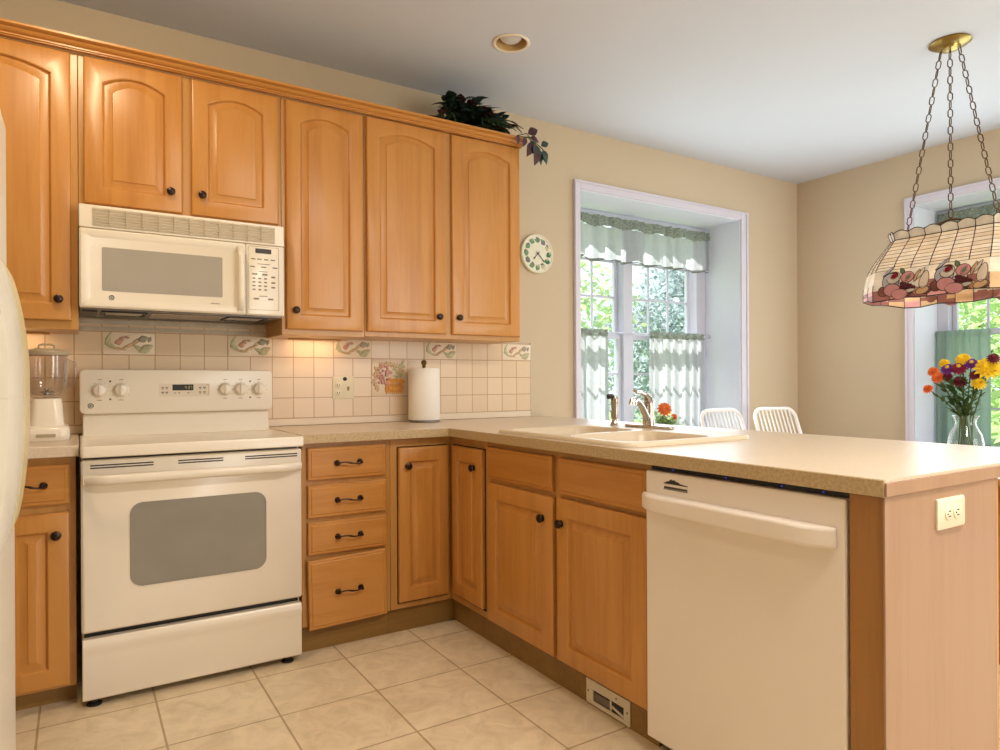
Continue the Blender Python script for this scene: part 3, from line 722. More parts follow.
for u in (.618, .664, .712): BT(u, u+.020, 1.622, 1.627, .0002, .0007)
for u in (.626, .668): BT(u, u+.022, 1.589, 1.596, .0002, .0007)
for u in (.628, .652, .676):
    for v in (1.572, 1.556, 1.540, 1.524): BT(u, u+.012, v, v+.006, .0002, .0007)
for v in (1.580, 1.556, 1.536): BT(.706, .722, v, v+.007, .0002, .0007)
for u in (.632, .692): BT(u, u+.022, 1.484, 1.491, .0002, .0007)
q = MB(); q.box(.008, .755, -.368, -.02, 1.412, 1.4195); b_ = q.build('underside', 'grey_metal', m)
for x0, x1 in ((.09, .22), (.55, .69)):
    q = MB(); q.box(x0, x1, -.33, -.19, 1.408, 1.4118)
    lt = q.build('lamp_cover', 'microwave_glass', b_, bevel=.001)
q = MB()
q.box(.25, .53, -.34, -.12, 1.4085, 1.4118); q.build('filter', 'steel', b_, bevel=.001)
q = MB()
for x0, x1 in ((.085, .225), (.545, .695)):
    q = MB()
    for a in ((x0-.01, x1+.01, -.345, -.335), (x0-.01, x1+.01, -.185, -.175), (x0-.01, x0, -.335, -.185), (x1, x1+.01, -.335, -.185)): q.box(a[0], a[1], a[2], a[3], 1.406, 1.4118)
    q.build('lamp_frame', 'black_plastic', b_)
MB().box(.01, .06, -.36, -.10, 1.404, 1.4118).build('bracket', 'black_plastic', b_)

# ------------------------------------------------------------------ tile backsplash with relief tiles
bs = thing('tile_backsplash', 'cream square tile backsplash with fruit relief tiles along the back wall', 'backsplash', (0, 0, 0))
q = MB(); q.box(-.62, 2.3335, -.012, -.0005, .9505, 1.3535); q.box(0, .775, -.012, -.0005, 1.3535, 1.408)
q.build('field_tile', 'wall_tile', bs, smooth=0)
MB().box(-.62, 2.3335, -.0135, -.0005, .915, .9500).build('base_trim', 'tile_cream', bs, bevel=.003)
MB().box(2.3337, 2.3395, -.0125, -.0005, .915, 1.36).build('edge_trim', 'grout_rope', bs)
q = MB(FB(-.012)); q.box(.002, .77, 1.357, 1.374, .0002, .006); q.box(.002, .77, 1.384, 1.404, .0002, .005)
for k in range(74):
    u = .004+k*.0103; q.loops([[(u, 1.358, w0), (u+.005, 1.358, w0), (u+.010, 1.373, w0), (u+.005, 1.373, w0)] for w0 in (.006, .0085)])
q.build('rope_border', 'grout_rope', bs, smooth=0)
def leafblob(q, u, v, a, ln, wd, w0=.0012, h=.004, n=12, bend=0.0):
    """flattened, pointed relief shape"""
    L = []
    for k, (s_, hh) in enumerate(((1, 0), (.8, .7), (.4, 1))):
        P = []
        for i in range(n):
            t_ = 2*PI*i/n; x = ln*math.cos(t_)*s_; y = wd*math.sin(t_)*(1-.45*abs(math.cos(t_)))*s_+bend*(x*x/ln)
            P.append((u+x*math.cos(a)-y*math.sin(a), v+x*math.sin(a)+y*math.cos(a), w0+h*hh))
        L.append(P)
    q.loops(L)
def relief(u0, u1, v0, v1):
    TF = FB(-.012); t_ = MB(TF)
    t_.loops([[(a, b, w_) for a, b in rrect(u0+i, u1-i, v0+i, v1-i, .003, 2)] for i, w_ in ((0, .0002), (0, .003), (.004, .0045))])
    tt = t_.build('relief_tile', 'tile_cream', bs)
    q = MB(TF); W = u1-u0; Hh = v1-v0; X = lambda f_: u0+W*f_; Z = lambda f_: v0+Hh*f_
    q.m = 0
    leafblob(q, X(.10), Z(.5), -1.2, Hh*.46, .014, .0045, .005, bend=.9); leafblob(q, X(.82), Z(.28), .5, .034, .018, .0045, .005); leafblob(q, X(.68), Z(.30), -.5, .024, .010, .0045, .004)
    leafblob(q, X(.80), Z(.12), .1, .02, .008, .0045, .003)
    q.m = 1
    leafblob(q, X(.30), Z(.55), .2, .016, .014, .0045, .006); leafblob(q, X(.36), Z(.70), .9, .013, .011, .0045, .006); leafblob(q, X(.46), Z(.78), -.2, .012, .007, .0045, .004)
    q.m = 2
    leafblob(q, X(.52), Z(.42), .45, .042, .008, .0045, .005); leafblob(q, X(.30), Z(.25), -.15, .032, .007, .0045, .004); leafblob(q, X(.62), Z(.62), .8, .018, .006, .0045, .004)
    q.m = 3
    leafblob(q, X(.77), Z(.72), .3, .022, .017, .0045, .006); leafblob(q, X(.90), Z(.70), 1.2, .014, .009, .0045, .004)
    q.build('fruit_relief', ['veg_pale', 'veg_red', 'veg_brown', 'veg_grey'], tt)
for u0 in (.0858, .5968, 1.1078, 1.6188, 2.1298): relief(u0, u0+.2020, 1.2560, 1.3510)
TF = FB(-.012); t_ = MB(TF)
u0, u1, v0, v1 = 1.3122, 1.5142, 1.0555, 1.2505
t_.loops([[(a, b, w_) for a, b in rrect(u0+i, u1-i, v0+i, v1-i, .003, 2)] for i, w_ in ((0, .0002), (0, .003), (.004, .0045))])
tt = t_.build('basket_tile', 'tile_cream', bs)
q = MB(TF); W = u1-u0
q.m = 0
for k in range(34):
    a = random.uniform(0, 2*PI); rr = .050*math.sqrt(random.random()); q.ball((u0+.070+rr*math.cos(a)*.9, v0+.112+rr*math.sin(a)*1.2, .007), .0085, 8, 6)
q.m = 1
for k in range(26):
    a = PI*.15+PI*1.1*k/25; rr = .078+random.uniform(-.008, .012)
    leafblob(q, u0+.098+rr*math.cos(a)*1.05, v0+.095+rr*math.sin(a)*.98, a+random.uniform(-.6, .6), .016, .008, .0045, .005)
q.m = 2
for k in range(9): leafblob(q, u0+.080+k*.0115, v0+.040+.002*math.sin(k), PI/2, .036, .008, .0045, .008)
q.box(u0+.066, u0+.184, v0+.068, v0+.078, .0045, .011)
for k in range(8): leafblob(q, u0+.100+k*.010, v0+.085+random.uniform(-.006, .012), random.uniform(0, 3), .013, .010, .0045, .009)
q.m = 3
for k in range(14): leafblob(q, u0+random.uniform(.13, .185), v0+random.uniform(.10, .175), random.uniform(0, 3), .018, .007, .0045, .006)
q.build('basket_relief', ['veg_pink', 'veg_brown', 'veg_orange', 'veg_pale'], tt)

# ------------------------------------------------------------------ outlets
def socket(q, u, v, w0, horiz=False):
    for s_ in (-1, 1):
        du, dv = (s_*.020, 0) if horiz else (0, s_*.020)
        q.m = 1; q.lathe([(.0165, 0), (.0165, .002), (.015, .003)], (u+du, v+dv, w0), (0, 0, 1), 18)
        q.m = 2
        for t_ in (-1, 1):
            if horiz: q.box(u+du-.005, u+du+.005, v+dv+t_*.006-.0013, v+dv+t_*.006+.0013, w0+.003, w0+.0036)
            else: q.box(u+du+t_*.006-.0013, u+du+t_*.006+.0013, v+dv-.004, v+dv+.005, w0+.003, w0+.0036)
        q.ball((u+du-(.009 if horiz else 0), v+dv-(0 if horiz else .010), w0+.0028), .0022, 8, 6)
OF = FB(-.012)
o = thing('wall_outlet', 'ivory two-gang outlet and switch plate on the tile backsplash', 'outlet', (1.14, -.012, 1.1))
q = MB(OF); q.loops([[(a, b, w_) for a, b in rrect(1.100+i, 1.212-i, 1.042+i, 1.158-i, .006)] for i, w_ in ((0, .0003), (0, .004), (.004, .0065))]); q.build('plate', 'outlet_ivory', o)
q = MB(OF); socket(q, 1.128, 1.094, .0065); q.build('socket', ['outlet_ivory', 'outlet_ivory', 'print_dark'], o)
q = MB(OF); q.box(1.176, 1.186, 1.084, 1.108, .0065, .009); q.loops([[(1.177, 1.092, .009), (1.185, 1.092, .009), (1.185, 1.104, .009), (1.177, 1.104, .009)], [(1.178, 1.092, .016), (1.184, 1.092, .016), (1.184, 1.098, .020), (1.178, 1.098, .020)]]); q.build('switch', 'almond_dark', o)
q = MB(OF); q.lathe([(.010, .0066), (.010, .012), (.007, .014)], (1.163, 1.146, 0), (0, 0, 1), 14); q.build('night_plug', 'print_dark', o)
EF = FB(-2.609)
o = thing('wall_outlet', 'ivory outlet plate mounted sideways on the pale peninsula end panel', 'outlet', (1.72, -2.61, .815))
q = MB(EF); q.loops([[(a, b, w_) for a, b in rrect(1.658+i, 1.785-i, .781+i, .852-i, .004)] for i, w_ in ((0, .0003), (0, .005), (.004, .008))]); q.build('plate', 'outlet_ivory', o)
q = MB(EF); socket(q, 1.7215, .8165, .008, True); q.build('socket', ['outlet_ivory', 'outlet_ivory', 'print_dark'], o)
# ------------------------------------------------------------------ toe-kick register
g = thing('air_register', 'white metal air vent in the toe kick under the sink doors', 'vent', (1.5, -1.65, .05))
VF = FP(1.5055)
q = MB(VF)
n = [(1.545, .006), (1.765, .006), (1.765, .090), (1.545, .090)]
q.box(1.545, 1.765, .058, .090, .0003, .005); q.box(1.545, 1.765, .006, .020, .0003, .005); q.box(1.545, 1.582, .020, .058, .0003, .005); q.box(1.735, 1.765, .020, .058, .0003, .005); q.box(1.668, 1.674, .020, .058, .0003, .005)
q.build('frame', 'vent_metal', g, bevel=.001)
MB(VF).box(1.582, 1.735, .020, .058, .0002, .0008).build('opening', 'black_plastic', g)
q = MB(VF); q.loops([[(u, .024, .001), (u, .030, .001), (u, .052, .004), (u, .046, .004)] for u in (1.584, 1.667)]); q.build('damper', 'grey_metal', g)
q = MB(VF); q.loops([[(1.676, .034, w_), (1.733, .022, w_), (1.733, .030, w_), (1.676, .042, w_)] for w_ in (.001, .004)]); q.build('lever', 'vent_metal', g)
q = MB(VF)
for u, v in ((1.556, .048), (1.752, .048), (1.70, .074)): q.lathe([(.004, .005), (.003, .0065)], (u, v, 0), (0, 0, 1), 10)
q.build('screw', 'grey_metal', g)

# ------------------------------------------------------------------ refrigerator (front faces the range side)
fr = thing('refrigerator', 'white refrigerator at the left edge with a bowed handle', 'refrigerator', (-.6, -1.75, 0))
FX = -.155
MB().box(-.95, FX-.075, -2.15, -1.262, .02, 1.80).build('body', 'fridge_white', fr, bevel=.008)
FF = Matrix(((0, 0, 1, FX), (1, 0, 0, 0), (0, 1, 0, 0), (0, 0, 0, 1)))   # (u,v,w)->(FX+w, u, v)
def fdoor(v0, v1, dx, nm):
    q = MB(FF); P = lambda i: [(-2.15+i, v0+i), (-1.262-i, v0+i), (-1.262-i, v1-i), (-2.15+i, v1-i)]
    q.loops([[(u, v, -.07) for u, v in P(0)], [(u, v, dx-.012) for u, v in P(0)], [(u, v, dx) for u, v in P(.012)]])
    dr = q.build(nm, 'fridge_white', fr, bevel=.008, segs=3)
    q = MB(FF); L = []; L2 = []
    h0, h1 = (1.0998, 1.417) if v0 > 1 else (.778, 1.0995)
    for k in range(21):
        v = h0+(h1-h0)*k/20; s_ = (v-.778)/(1.417-.778); w_ = dx+.002+(.044-dx)*min(1, max(0, math.sin(PI*s_))**.62*1.04)
        L.append([(a, v, b_) for a, b_ in ((-1.50, dx+.0005), (-1.274, dx+.0005), (-1.270, max(dx+.001, w_-.012)), (-1.276, max(dx+.0012, w_-.003)), (-1.292, w_), (-1.50, w_))])
        L2.append([(a, v, b_) for a, b_ in ((-1.80, dx+.0005), (-1.501, dx+.0005), (-1.501, max(dx+.001, w_-.0015)), (-1.78, max(dx+.001, w_-.0015)), (-1.80, max(dx+.001, w_-.01)))])
    q.loops(L); ho = q.build('handle', 'fridge_edge_shade', dr, smooth=40)
    MB(FF).loops(L2).build('handle_inner', 'fridge_grey', ho, smooth=40)  # paler half of the same handle; the tone split paints its shading
fdoor(1.105, 1.79, -.002, 'freezer_door'); fdoor(.06, 1.095, .012, 'door')
for y in (-2.05, -1.36): MB().box(-.9, -.25, y-.03, y+.03, 0, .0195).build('foot', 'black_plastic', fr)

# ------------------------------------------------------------------ blender
bx, by = -.105, -.30
b = thing('blender', 'white countertop blender with ribbed clear jar, beside the range', 'blender', (bx, by, .914))
base = MB()
S = lambda hx, hy, z, r_: [(bx+x, by+y, z) for x, y in rrect(-hx, hx, -hy, hy, r_)]
base.loops([S(.070, .085, .9145, .03), S(.074, .09, .925, .03), S(.073, .089, .957, .03), S(.066, .08, .968, .03), S(.056, .066, .972, .028), S(.049, .052, 1.06, .028), S(.046, .048, 1.072, .026)])
base.build('base', 'almond', b, smooth=45)
q = MB(); nn = 48
rib = lambda i: 1-.05*(0.5+0.5*math.cos(2*PI*i*8/nn))
prof = [(.040, 1.073), (.052, 1.080), (.064, 1.105), (.070, 1.15), (.071, 1.235), (.068, 1.235), (.067, 1.15), (.060, 1.107), (.048, 1.088), (.034, 1.084)]
q.loops([[(bx+rr*rib(i)*math.cos(2*PI*i/nn), by+rr*rib(i)*math.sin(2*PI*i/nn), z) for i in range(nn)] for rr, z in prof], cap0=True, cap1=True)
q.loops([[(bx+.055+x, by-.005+y, z) for x, y in rrect(0, w_, -.014, .014, .006)] for z, w_ in ((1.105, .012), (1.112, .030), (1.13, .040), (1.19, .044), (1.21, .040), (1.222, .014))])
q.build('jar', 'jar_glass', b, smooth=60)
MB().lathe([(.072, 1.2355), (.075, 1.24), (.075, 1.250), (.066, 1.256), (.04, 1.259), (.038, 1.262)], (bx, by, 0), n=32).build('lid', 'almond_dark', b)
MB().tube([(bx-.025, by, 1.2625), (bx-.024, by, 1.274), (bx-.012, by, 1.278), (bx+.012, by, 1.278), (bx+.024, by, 1.274), (bx+.025, by, 1.2625)], .004, 8).build('lid_grip', 'almond_dark', b)
q = MB(); q.lathe([(.012, 1.086), (.012, 1.094), (.004, 1.098)], (bx, by, 0), n=12)
for k in range(4):
    a = k*PI/2+.4; q.tube([(bx, by, 1.096), (bx+.024*math.cos(a), by+.024*math.sin(a), 1.10+.010*(1 if k % 2 else -.3))], [.005, .0015], 6)
q.build('blade', 'steel', b)
MB(FB(by-.09)).box(bx-.03, bx+.03, .930, .942, .0005, .004).build('button_strip', 'almond_dark', b, bevel=.001)

# ------------------------------------------------------------------ paper towels
px_, py_ = 1.563, -.125
h = thing('paper_towel_holder', 'metal paper towel stand on the worktop before the basket tile', 'holder', (px_, py_, .914))
MB().lathe([(.082, .9145), (.084, .918), (.083, .924), (.076, .926)], (px_, py_, 0), n=36).build('base', 'grey_metal', h)
MB().lathe([(.007, .925), (.007, 1.205), (.012, 1.208), (.007, 1.214), (.013, 1.222), (.016, 1.232), (.012, 1.242), (.004, 1.246)], (px_, py_, 0), n=16).build('rod', 'brass', h)
q = MB(); n = 48
q.loops([[(px_+rr*math.cos(2*PI*i/n), py_+rr*math.sin(2*PI*i/n), z) for i in range(n)] for rr, z in ((.020, .927), (.081, .927), (.083, .930), (.083, 1.197), (.081, 1.2), (.020, 1.2))], close=True)
tag(q.build('paper_towel_roll', 'paper', smooth=40), 'full white paper towel roll standing on its metal holder', 'paper towels')

# ------------------------------------------------------------------ wall clock
ck = thing('wall_clock', 'round white wall clock with vegetable pictures instead of numbers', 'clock', (2.385, -.03, 1.908))
CF = FB(-.001); cu, cv = 2.385, 1.910
MB(CF).lathe([(.112, 0), (.119, .004), (.120, .018), (.116, .024), (.110, .024), (.106, .020), (.02, .020)], (cu, cv, 0), (0, 0, 1), 48).build('case', 'clock_cream', ck)
q = MB(FB(-.001-.0203))
cols = [3, 4, 1, 5, 5, 1, 0, 3, 2, 3, 3, 0]
for k in range(12):
    a = PI/2-2*PI*k/12; u, v = cu+.084*math.cos(a), cv+.084*math.sin(a)
    q.m = cols[k]; leafblob(q, u, v, a*1.7+.6, .021, .018, .0002, .0015)
    q.m = (cols[k]+1) % 5; leafblob(q, u+.008*math.cos(a*3), v+.010, a+1.2, .014, .008, .0003, .0018)
q.build('vegetable_motif', ['clock_green', 'veg_pale', 'clock_grey', 'clock_green', 'clock_grey', 'veg_deep'], ck)
def hand(a, ln, wd, w0):
    q = MB(FB(-.001-.0203)); c_, s_ = math.cos(a), math.sin(a)
    P = [(-.018, -wd), (ln*.72, -wd), (ln*.78, -wd*2.2), (ln, 0), (ln*.78, wd*2.2), (ln*.72, wd), (-.018, wd)]
    q.prism([(cu+x*c_-y*s_, cv+x*s_+y*c_) for x, y in P], w0, w0+.001); q.build('hand', 'print_dark', ck, smooth=0)
hand(math.radians(-132), .050, .0022, .003); hand(math.radians(-44), .075, .0018, .0045)
MB(FB(-.001-.0203)).lathe([(.005, 0), (.005, .007), (.003, .008)], (cu, cv, 0), (0, 0, 1), 14).build('hub', 'print_dark', ck)

# ------------------------------------------------------------------ leaves
def leaf(q, p, d, up, ln, wd, curl=.25):
    d = Vector(d).normalized(); sd = d.cross(Vector(up)).normalized(); nn = sd.cross(d).normalized(); p = Vector(p)
    L = []
    for f_, g in ((0, .02), (.22, .75), (.45, 1.0), (.72, .65), (1, .02)):
        c0 = p+d*ln*f_-nn*curl*ln*f_*f_
        L.append([c0-sd*wd*g+nn*wd*.25*g, c0, c0+sd*wd*g+nn*wd*.25*g])
    vs = [v for l in L for v in l]; fs = []
    for k in range(4):
        for i in range(2): fs.append((k*3+i, k*3+i+1, k*3+4+i, k*3+3+i))
    q.add(vs, fs)
pl = thing('ivy_plant', 'dark green and burgundy ivy trailing over the window end of the cabinets', 'plant', (1.85, -.22, 2.447))
MB().lathe([(.06, 2.4535), (.075, 2.48), (.078, 2.50), (.070, 2.50), (.02, 2.495)], (1.78, -.17, 0), n=20).build('pot', 'bark', pl)
q = MB()
rnd = random.Random(3)
stems = MB()
def spray(p0, p1, n_, ls=.075):
    pts = []
    for k in range(7):
        s_ = k/6; p = Vector(p0).lerp(Vector(p1), s_); p.z += .05*math.sin(PI*s_); pts.append(p)
    stems.tube(pts, .0025, 6)
    for k in range(n_):
        s_ = (k+.5)/n_; i = min(5, int(s_*6)); p = pts[i].lerp(pts[i+1], s_*6-i)
        a = rnd.uniform(0, 2*PI); q.m = 1 if rnd.random() < .14 else 0
        d_ = Vector((math.cos(a), math.sin(a)*.8, rnd.uniform(-.25, .6)))
        leaf(q, p, d_, (rnd.uniform(-.4, .4), rnd.uniform(-.9, .2), 1), ls*rnd.uniform(.75, 1.2), ls*.33*rnd.uniform(.8, 1.2))
for k in range(44):
    x = rnd.uniform(1.58, 2.05); y = rnd.uniform(-.34, -.18)
    env = 2.635-.28*max(0, x-1.72)-.50*max(0, 1.68-x)
    spray((1.78+rnd.uniform(-.05, .05), -.2, 2.50), (x, y, max(2.49, env-rnd.uniform(.02, .11))), 8, .085)
for k in range(16):
    x = rnd.uniform(1.86, 2.05); spray((1.86, -.24, 2.49), (x, rnd.uniform(-.35, -.25), rnd.uniform(2.47, 2.56)-.15*(x-1.86)), 6, .07)
for k in range(10):
    x = rnd.uniform(1.75, 2.07); spray((1.85, -.25, 2.50), (x, -.375-rnd.uniform(0, .02), 2.47+rnd.uniform(-.01, .02)), 5, .06)
for (p_, t_) in (((2.03, -.33, 2.47), (2.13, -.37, 2.43)), ((2.03, -.33, 2.47), (2.17, -.36, 2.39)), ((2.03, -.31, 2.47), (2.20, -.34, 2.42))):
    p_, t_ = Vector(p_), Vector(t_); m_ = p_.lerp(t_, .5)+Vector((0, 0, .035)); stems.tube([p_, m_, t_], .0025, 6)
for (x, y, z, dx, dz, ln, mi_) in ((2.075, -.37, 2.475, .6, .35, .075, 1), (2.095, -.36, 2.46, .9, -.1, .065, 1), (2.10, -.37, 2.435, -.3, -1, .085, 1), (2.125, -.37, 2.43, .1, -1, .095, 0),
    (2.14, -.36, 2.41, .5, -1, .09, 0), (2.13, -.375, 2.39, -.1, -1, .08, 1), (2.165, -.35, 2.40, .9, -.8, .085, 0), (2.17, -.36, 2.43, .9, .5, .06, 0), (2.185, -.35, 2.415, .6, -1, .08, 0), (2.10, -.36, 2.45, .3, -.9, .075, 0),
    (2.05, -.38, 2.45, -.2, -1, .055, 1), (2.0, -.38, 2.452, .1, -1, .05, 1)):
    q.m = mi_; leaf(q, (x, y, z), (dx, -.15, dz), (.2, -1, .3), ln, ln*.34)
spray((1.62, -.3, 2.47), (1.62, -.39, 2.44), 3, .055); spray((1.6, -.3, 2.48), (1.57, -.33, 2.47), 4, .06)
q.build('foliage', ['leaf_dark', 'leaf_burgundy'], pl, smooth=180)
stems.build('stem', 'leaf_green', pl)

# ------------------------------------------------------------------ recessed light
rl = thing('recessed_light', 'unlit round recessed ceiling light with a gold-cream baffle, above the tall cabinets', 'ceiling light', (1.751, -.703, 2.742))
lx, ly = 1.751, -.703
MB().lathe([(.0745, 2.7425), (.0905, 2.7415), (.0915, 2.739), (.086, 2.7365), (.078, 2.7365), (.0745, 2.7395), (.0745, 2.7425)], (lx, ly, 0), n=40, cap0=False, cap1=False).build('trim_ring', 'almond', rl)
MB().lathe([(.0740, 2.7395), (.0735, 2.76), (.070, 2.80), (.060, 2.84), (.02, 2.848), (.003, 2.849)], (lx, ly, 0), n=36, cap0=False).build('baffle', 'baffle_gold', rl)
MB().lathe([(.003, 2.750), (.024, 2.751), (.042, 2.755), (.051, 2.763), (.050, 2.776), (.030, 2.812), (.018, 2.846)], (lx, ly, 0), n=28).build('bulb', 'bulb_frost', rl)
MB3 = thing('recessed_light', 'lit recessed ceiling light above the floor in front of the range', 'ceiling light', (0, -1.15, 2.742))
MB().lathe([(.105, 2.7415), (.125, 2.7415), (.126, 2.738), (.118, 2.733), (.104, 2.736)], (0, -1.15, 0), n=40, cap0=False, cap1=False).build('trim_ring', 'almond', MB3)
MB2 = thing('recessed_light', 'added unseen recessed ceiling light over the dining side, behind the pendant lamp toward the viewer', 'ceiling light', (3.7, -3.7, 2.742))
MB().lathe([(.105, 2.7415), (.125, 2.7415), (.126, 2.738), (.118, 2.733), (.104, 2.736)], (3.7, -3.7, 0), n=40, cap0=False, cap1=False).build('trim_ring', 'almond', MB2)  # trim ring for the added dining-side fill
# added, unseen ceiling fixture for the fill light (frosted panel in a white frame)
cf = thing('added_ceiling_fixture', 'added white frosted ceiling light panel, out of view over the kitchen floor', 'ceiling light', (1.45, -3.3, 2.74))
q = MB()
for a in ((.85, 2.05, -3.52, -3.49), (.85, 2.05, -3.11, -3.08), (.85, .88, -3.49, -3.11), (2.02, 2.05, -3.49, -3.11)): q.box(a[0], a[1], a[2], a[3], 2.63, 2.741)
q.build('frame', 'trim_paint', cf, bevel=.004)
MB().box(.881, 2.019, -3.489, -3.111, 2.64, 2.645).build('diffuser', 'trim_paint', cf)

# ------------------------------------------------------------------ stained glass pendant
PX, PY = 3.535, -1.811
pd = thing('pendant_lamp', 'stained glass island pendant with fruit border hanging on three chains', 'lamp', (PX, PY, 2.742))
MB().lathe([(.004, 2.741), (.085, 2.741), (.088, 2.734), (.070, 2.722), (.045, 2.716), (.040, 2.705), (.02, 2.700), (.003, 2.699)], (PX, PY, 0), n=36).build('canopy', 'brass', pd)
def oct_(hx, hy, c, z, n=8, bulge=0.0):
    """chamfered rectangle, n points per side"""
    cor = [(-hx, -hy+c), (-hx, hy-c), (-hx+c, hy), (hx-c, hy), (hx, hy-c), (hx, -hy+c), (hx-c, -hy), (-hx+c, -hy)]
    P = []
    for k in range(8):
        a, b_ = cor[k], cor[(k+1) % 8]; m_ = 6 if k in (0, 4) else (3 if k in (2, 6) else 2)
        for i in range(m_): P.append((PX+a[0]+(b_[0]-a[0])*i/m_, PY+a[1]+(b_[1]-a[1])*i/m_, z))
    return P
def interp(za, n=6):
    # profile: (t, half x, half y, chamfer, z)
    pr = [(.088, .258, .045, 1.822), (.132, .290, .062, 1.765), (.178, .322, .082, 1.705), (.206, .342, .096, 1.660), (.222, .352, .104, 1.610), (.229, .358, .108, 1.560), (.228, .357, .108, 1.528)]
    k = min(len(pr)-2, int(za)); f_ = za-k; a, b_ = pr[k], pr[k+1]
    return tuple(a[i]+(b_[i]-a[i])*f_ for i in range(4))
ring = lambda t_, off=0.0: oct_(interp(t_)[0]+off, interp(t_)[1]+off, interp(t_)[2], interp(t_)[3])
NR = len(ring(0))
NL = ['glass_cream', 'glass_honey', 'glass_beige', 'glass_grey', 'glass_rose', 'glass_rust', 'glass_peach', 'glass_red', 'glass_leaf', 'glass_wine']
roof = MB(); R = [i*.34 for i in range(10)]
for k in range(9):
    A, B = ring(R[k]), ring(R[k+1])
    for i in range(NR):
        j = (i+1) % NR; roof.m = 0 if rnd.random() < .7 else 1
        roof.add([A[i], A[j], B[j], B[i]], [(0, 1, 2, 3)])
sh = roof.build('roof_glass', NL, pd, smooth=0)
# scalloped gallery above the roof, flared outward
gal = MB(); gal.m = 2; cm = MB()
A = ring(0); B = oct_(.100, .268, .050, 1.858)
for i in range(NR):
    j = (i+1) % NR; a, b_, c_, d_ = Vector(A[i]), Vector(A[j]), Vector(B[j]), Vector(B[i])
    top = [d_.lerp(c_, s_)+Vector((0, 0, .014*math.sin(PI*s_)))+Vector((0, 0, -.006)) for s_ in [0, .2, .4, .6, .8, 1]]
    gal.add([a, b_]+top[::-1], [tuple(range(8))]); cm.tube(top, .0022, 6); cm.tube([a, d_], .0022, 6)
gal.build('gallery_glass', NL, pd, smooth=0)
# skirt with a wavy hem
sk = MB(); 
def hem(i): return 1.516+.007*math.sin(i*1.9)+.004*math.sin(i*.8+1)
rowsS = [3.06, 3.7, 4.4, 5.0, 5.6]
for k in range(len(rowsS)):
    A = ring(rowsS[k])
    B = ring(rowsS[k+1]) if k+1 < len(rowsS) else [(x, y, hem(i)) for i, (x, y, z) in enumerate(ring(6))]
    for i in range(NR):
        j = (i+1) % NR
        sk.m = (0, 0, 2)[rnd.randrange(3)] if k < 2 else ((0, 2, 6, 0, 5)[rnd.randrange(5)] if k < 3 else (5, 4, 6, 5, 5)[rnd.randrange(5)])
        sk.add([A[i], A[j], B[j], B[i]], [(0, 1, 2, 3)])
        if k >= 2: cm.tube([A[i], B[i]], .0018, 5)
    if k in (0, 3): pass
sko = sk.build('skirt_glass', NL, pd, smooth=0)
hemr = [(x, y, hem(i)) for i, (x, y, z) in enumerate(ring(6))]
cm.tube(hemr, .003, 6, close=True); cm.tube(A and ring(0), .0026, 6, close=True)
for t_ in R[1:]: cm.tube(ring(t_), .0013, 5, close=True)
for i in range(NR):
    cm.tube([ring(t_)[i] for t_ in R], .0022, 6)
# fruit motifs along each long side and the ends
def on_side(side, s_, t_):
    """point and frame on the shade surface: side -1 faces the kitchen; s_ along, t_ down the profile"""
    hx, hy, ch, z = interp(t_); hx2, hy2, ch2, z2 = interp(min(5.99, t_+.05))
    p = Vector((PX+side*hx, PY+s_, z)); dn = Vector((side*(hx2-hx), 0, z2-z)).normalized(); al = Vector((0, -1, 0))
    nn = Vector((side, 0, 0)); nn = (nn-dn*nn.dot(dn)).normalized()
    return p, al, -dn, nn
def motif(side, s_, t_, ln, wd, a, mi, kind='oval'):
    p, al, up_, nn = on_side(side, s_, t_); n_ = 18; P = []
    for i in range(n_):
        q_ = 2*PI*i/n_
        if kind == 'pear': rr = 1-.38*(0.5+0.5*math.sin(q_))
        elif kind == 'leaf': rr = 1
        else: rr = 1
        x = ln*math.cos(q_)*rr; y = wd*math.sin(q_)*(1-.6*abs(math.cos(q_)) if kind == 'leaf' else 1)
        P.append((x*math.cos(a)-y*math.sin(a), x*math.sin(a)+y*math.cos(a)))
    W_ = lambda x, y, h_: p+al*x+up_*y+nn*(h_+HT[0])
    HT[0] += .0007
    fr_.m = mi
    fr_.loops([[W_(x, y, -.003) for x, y in P], [W_(x, y, .002) for x, y in P], [W_(x*.6, y*.6, .004) for x, y in P]])
    cm.tube([W_(x, y, .0022) for x, y in P], .0015, 5, close=True)
HT = [0.0]
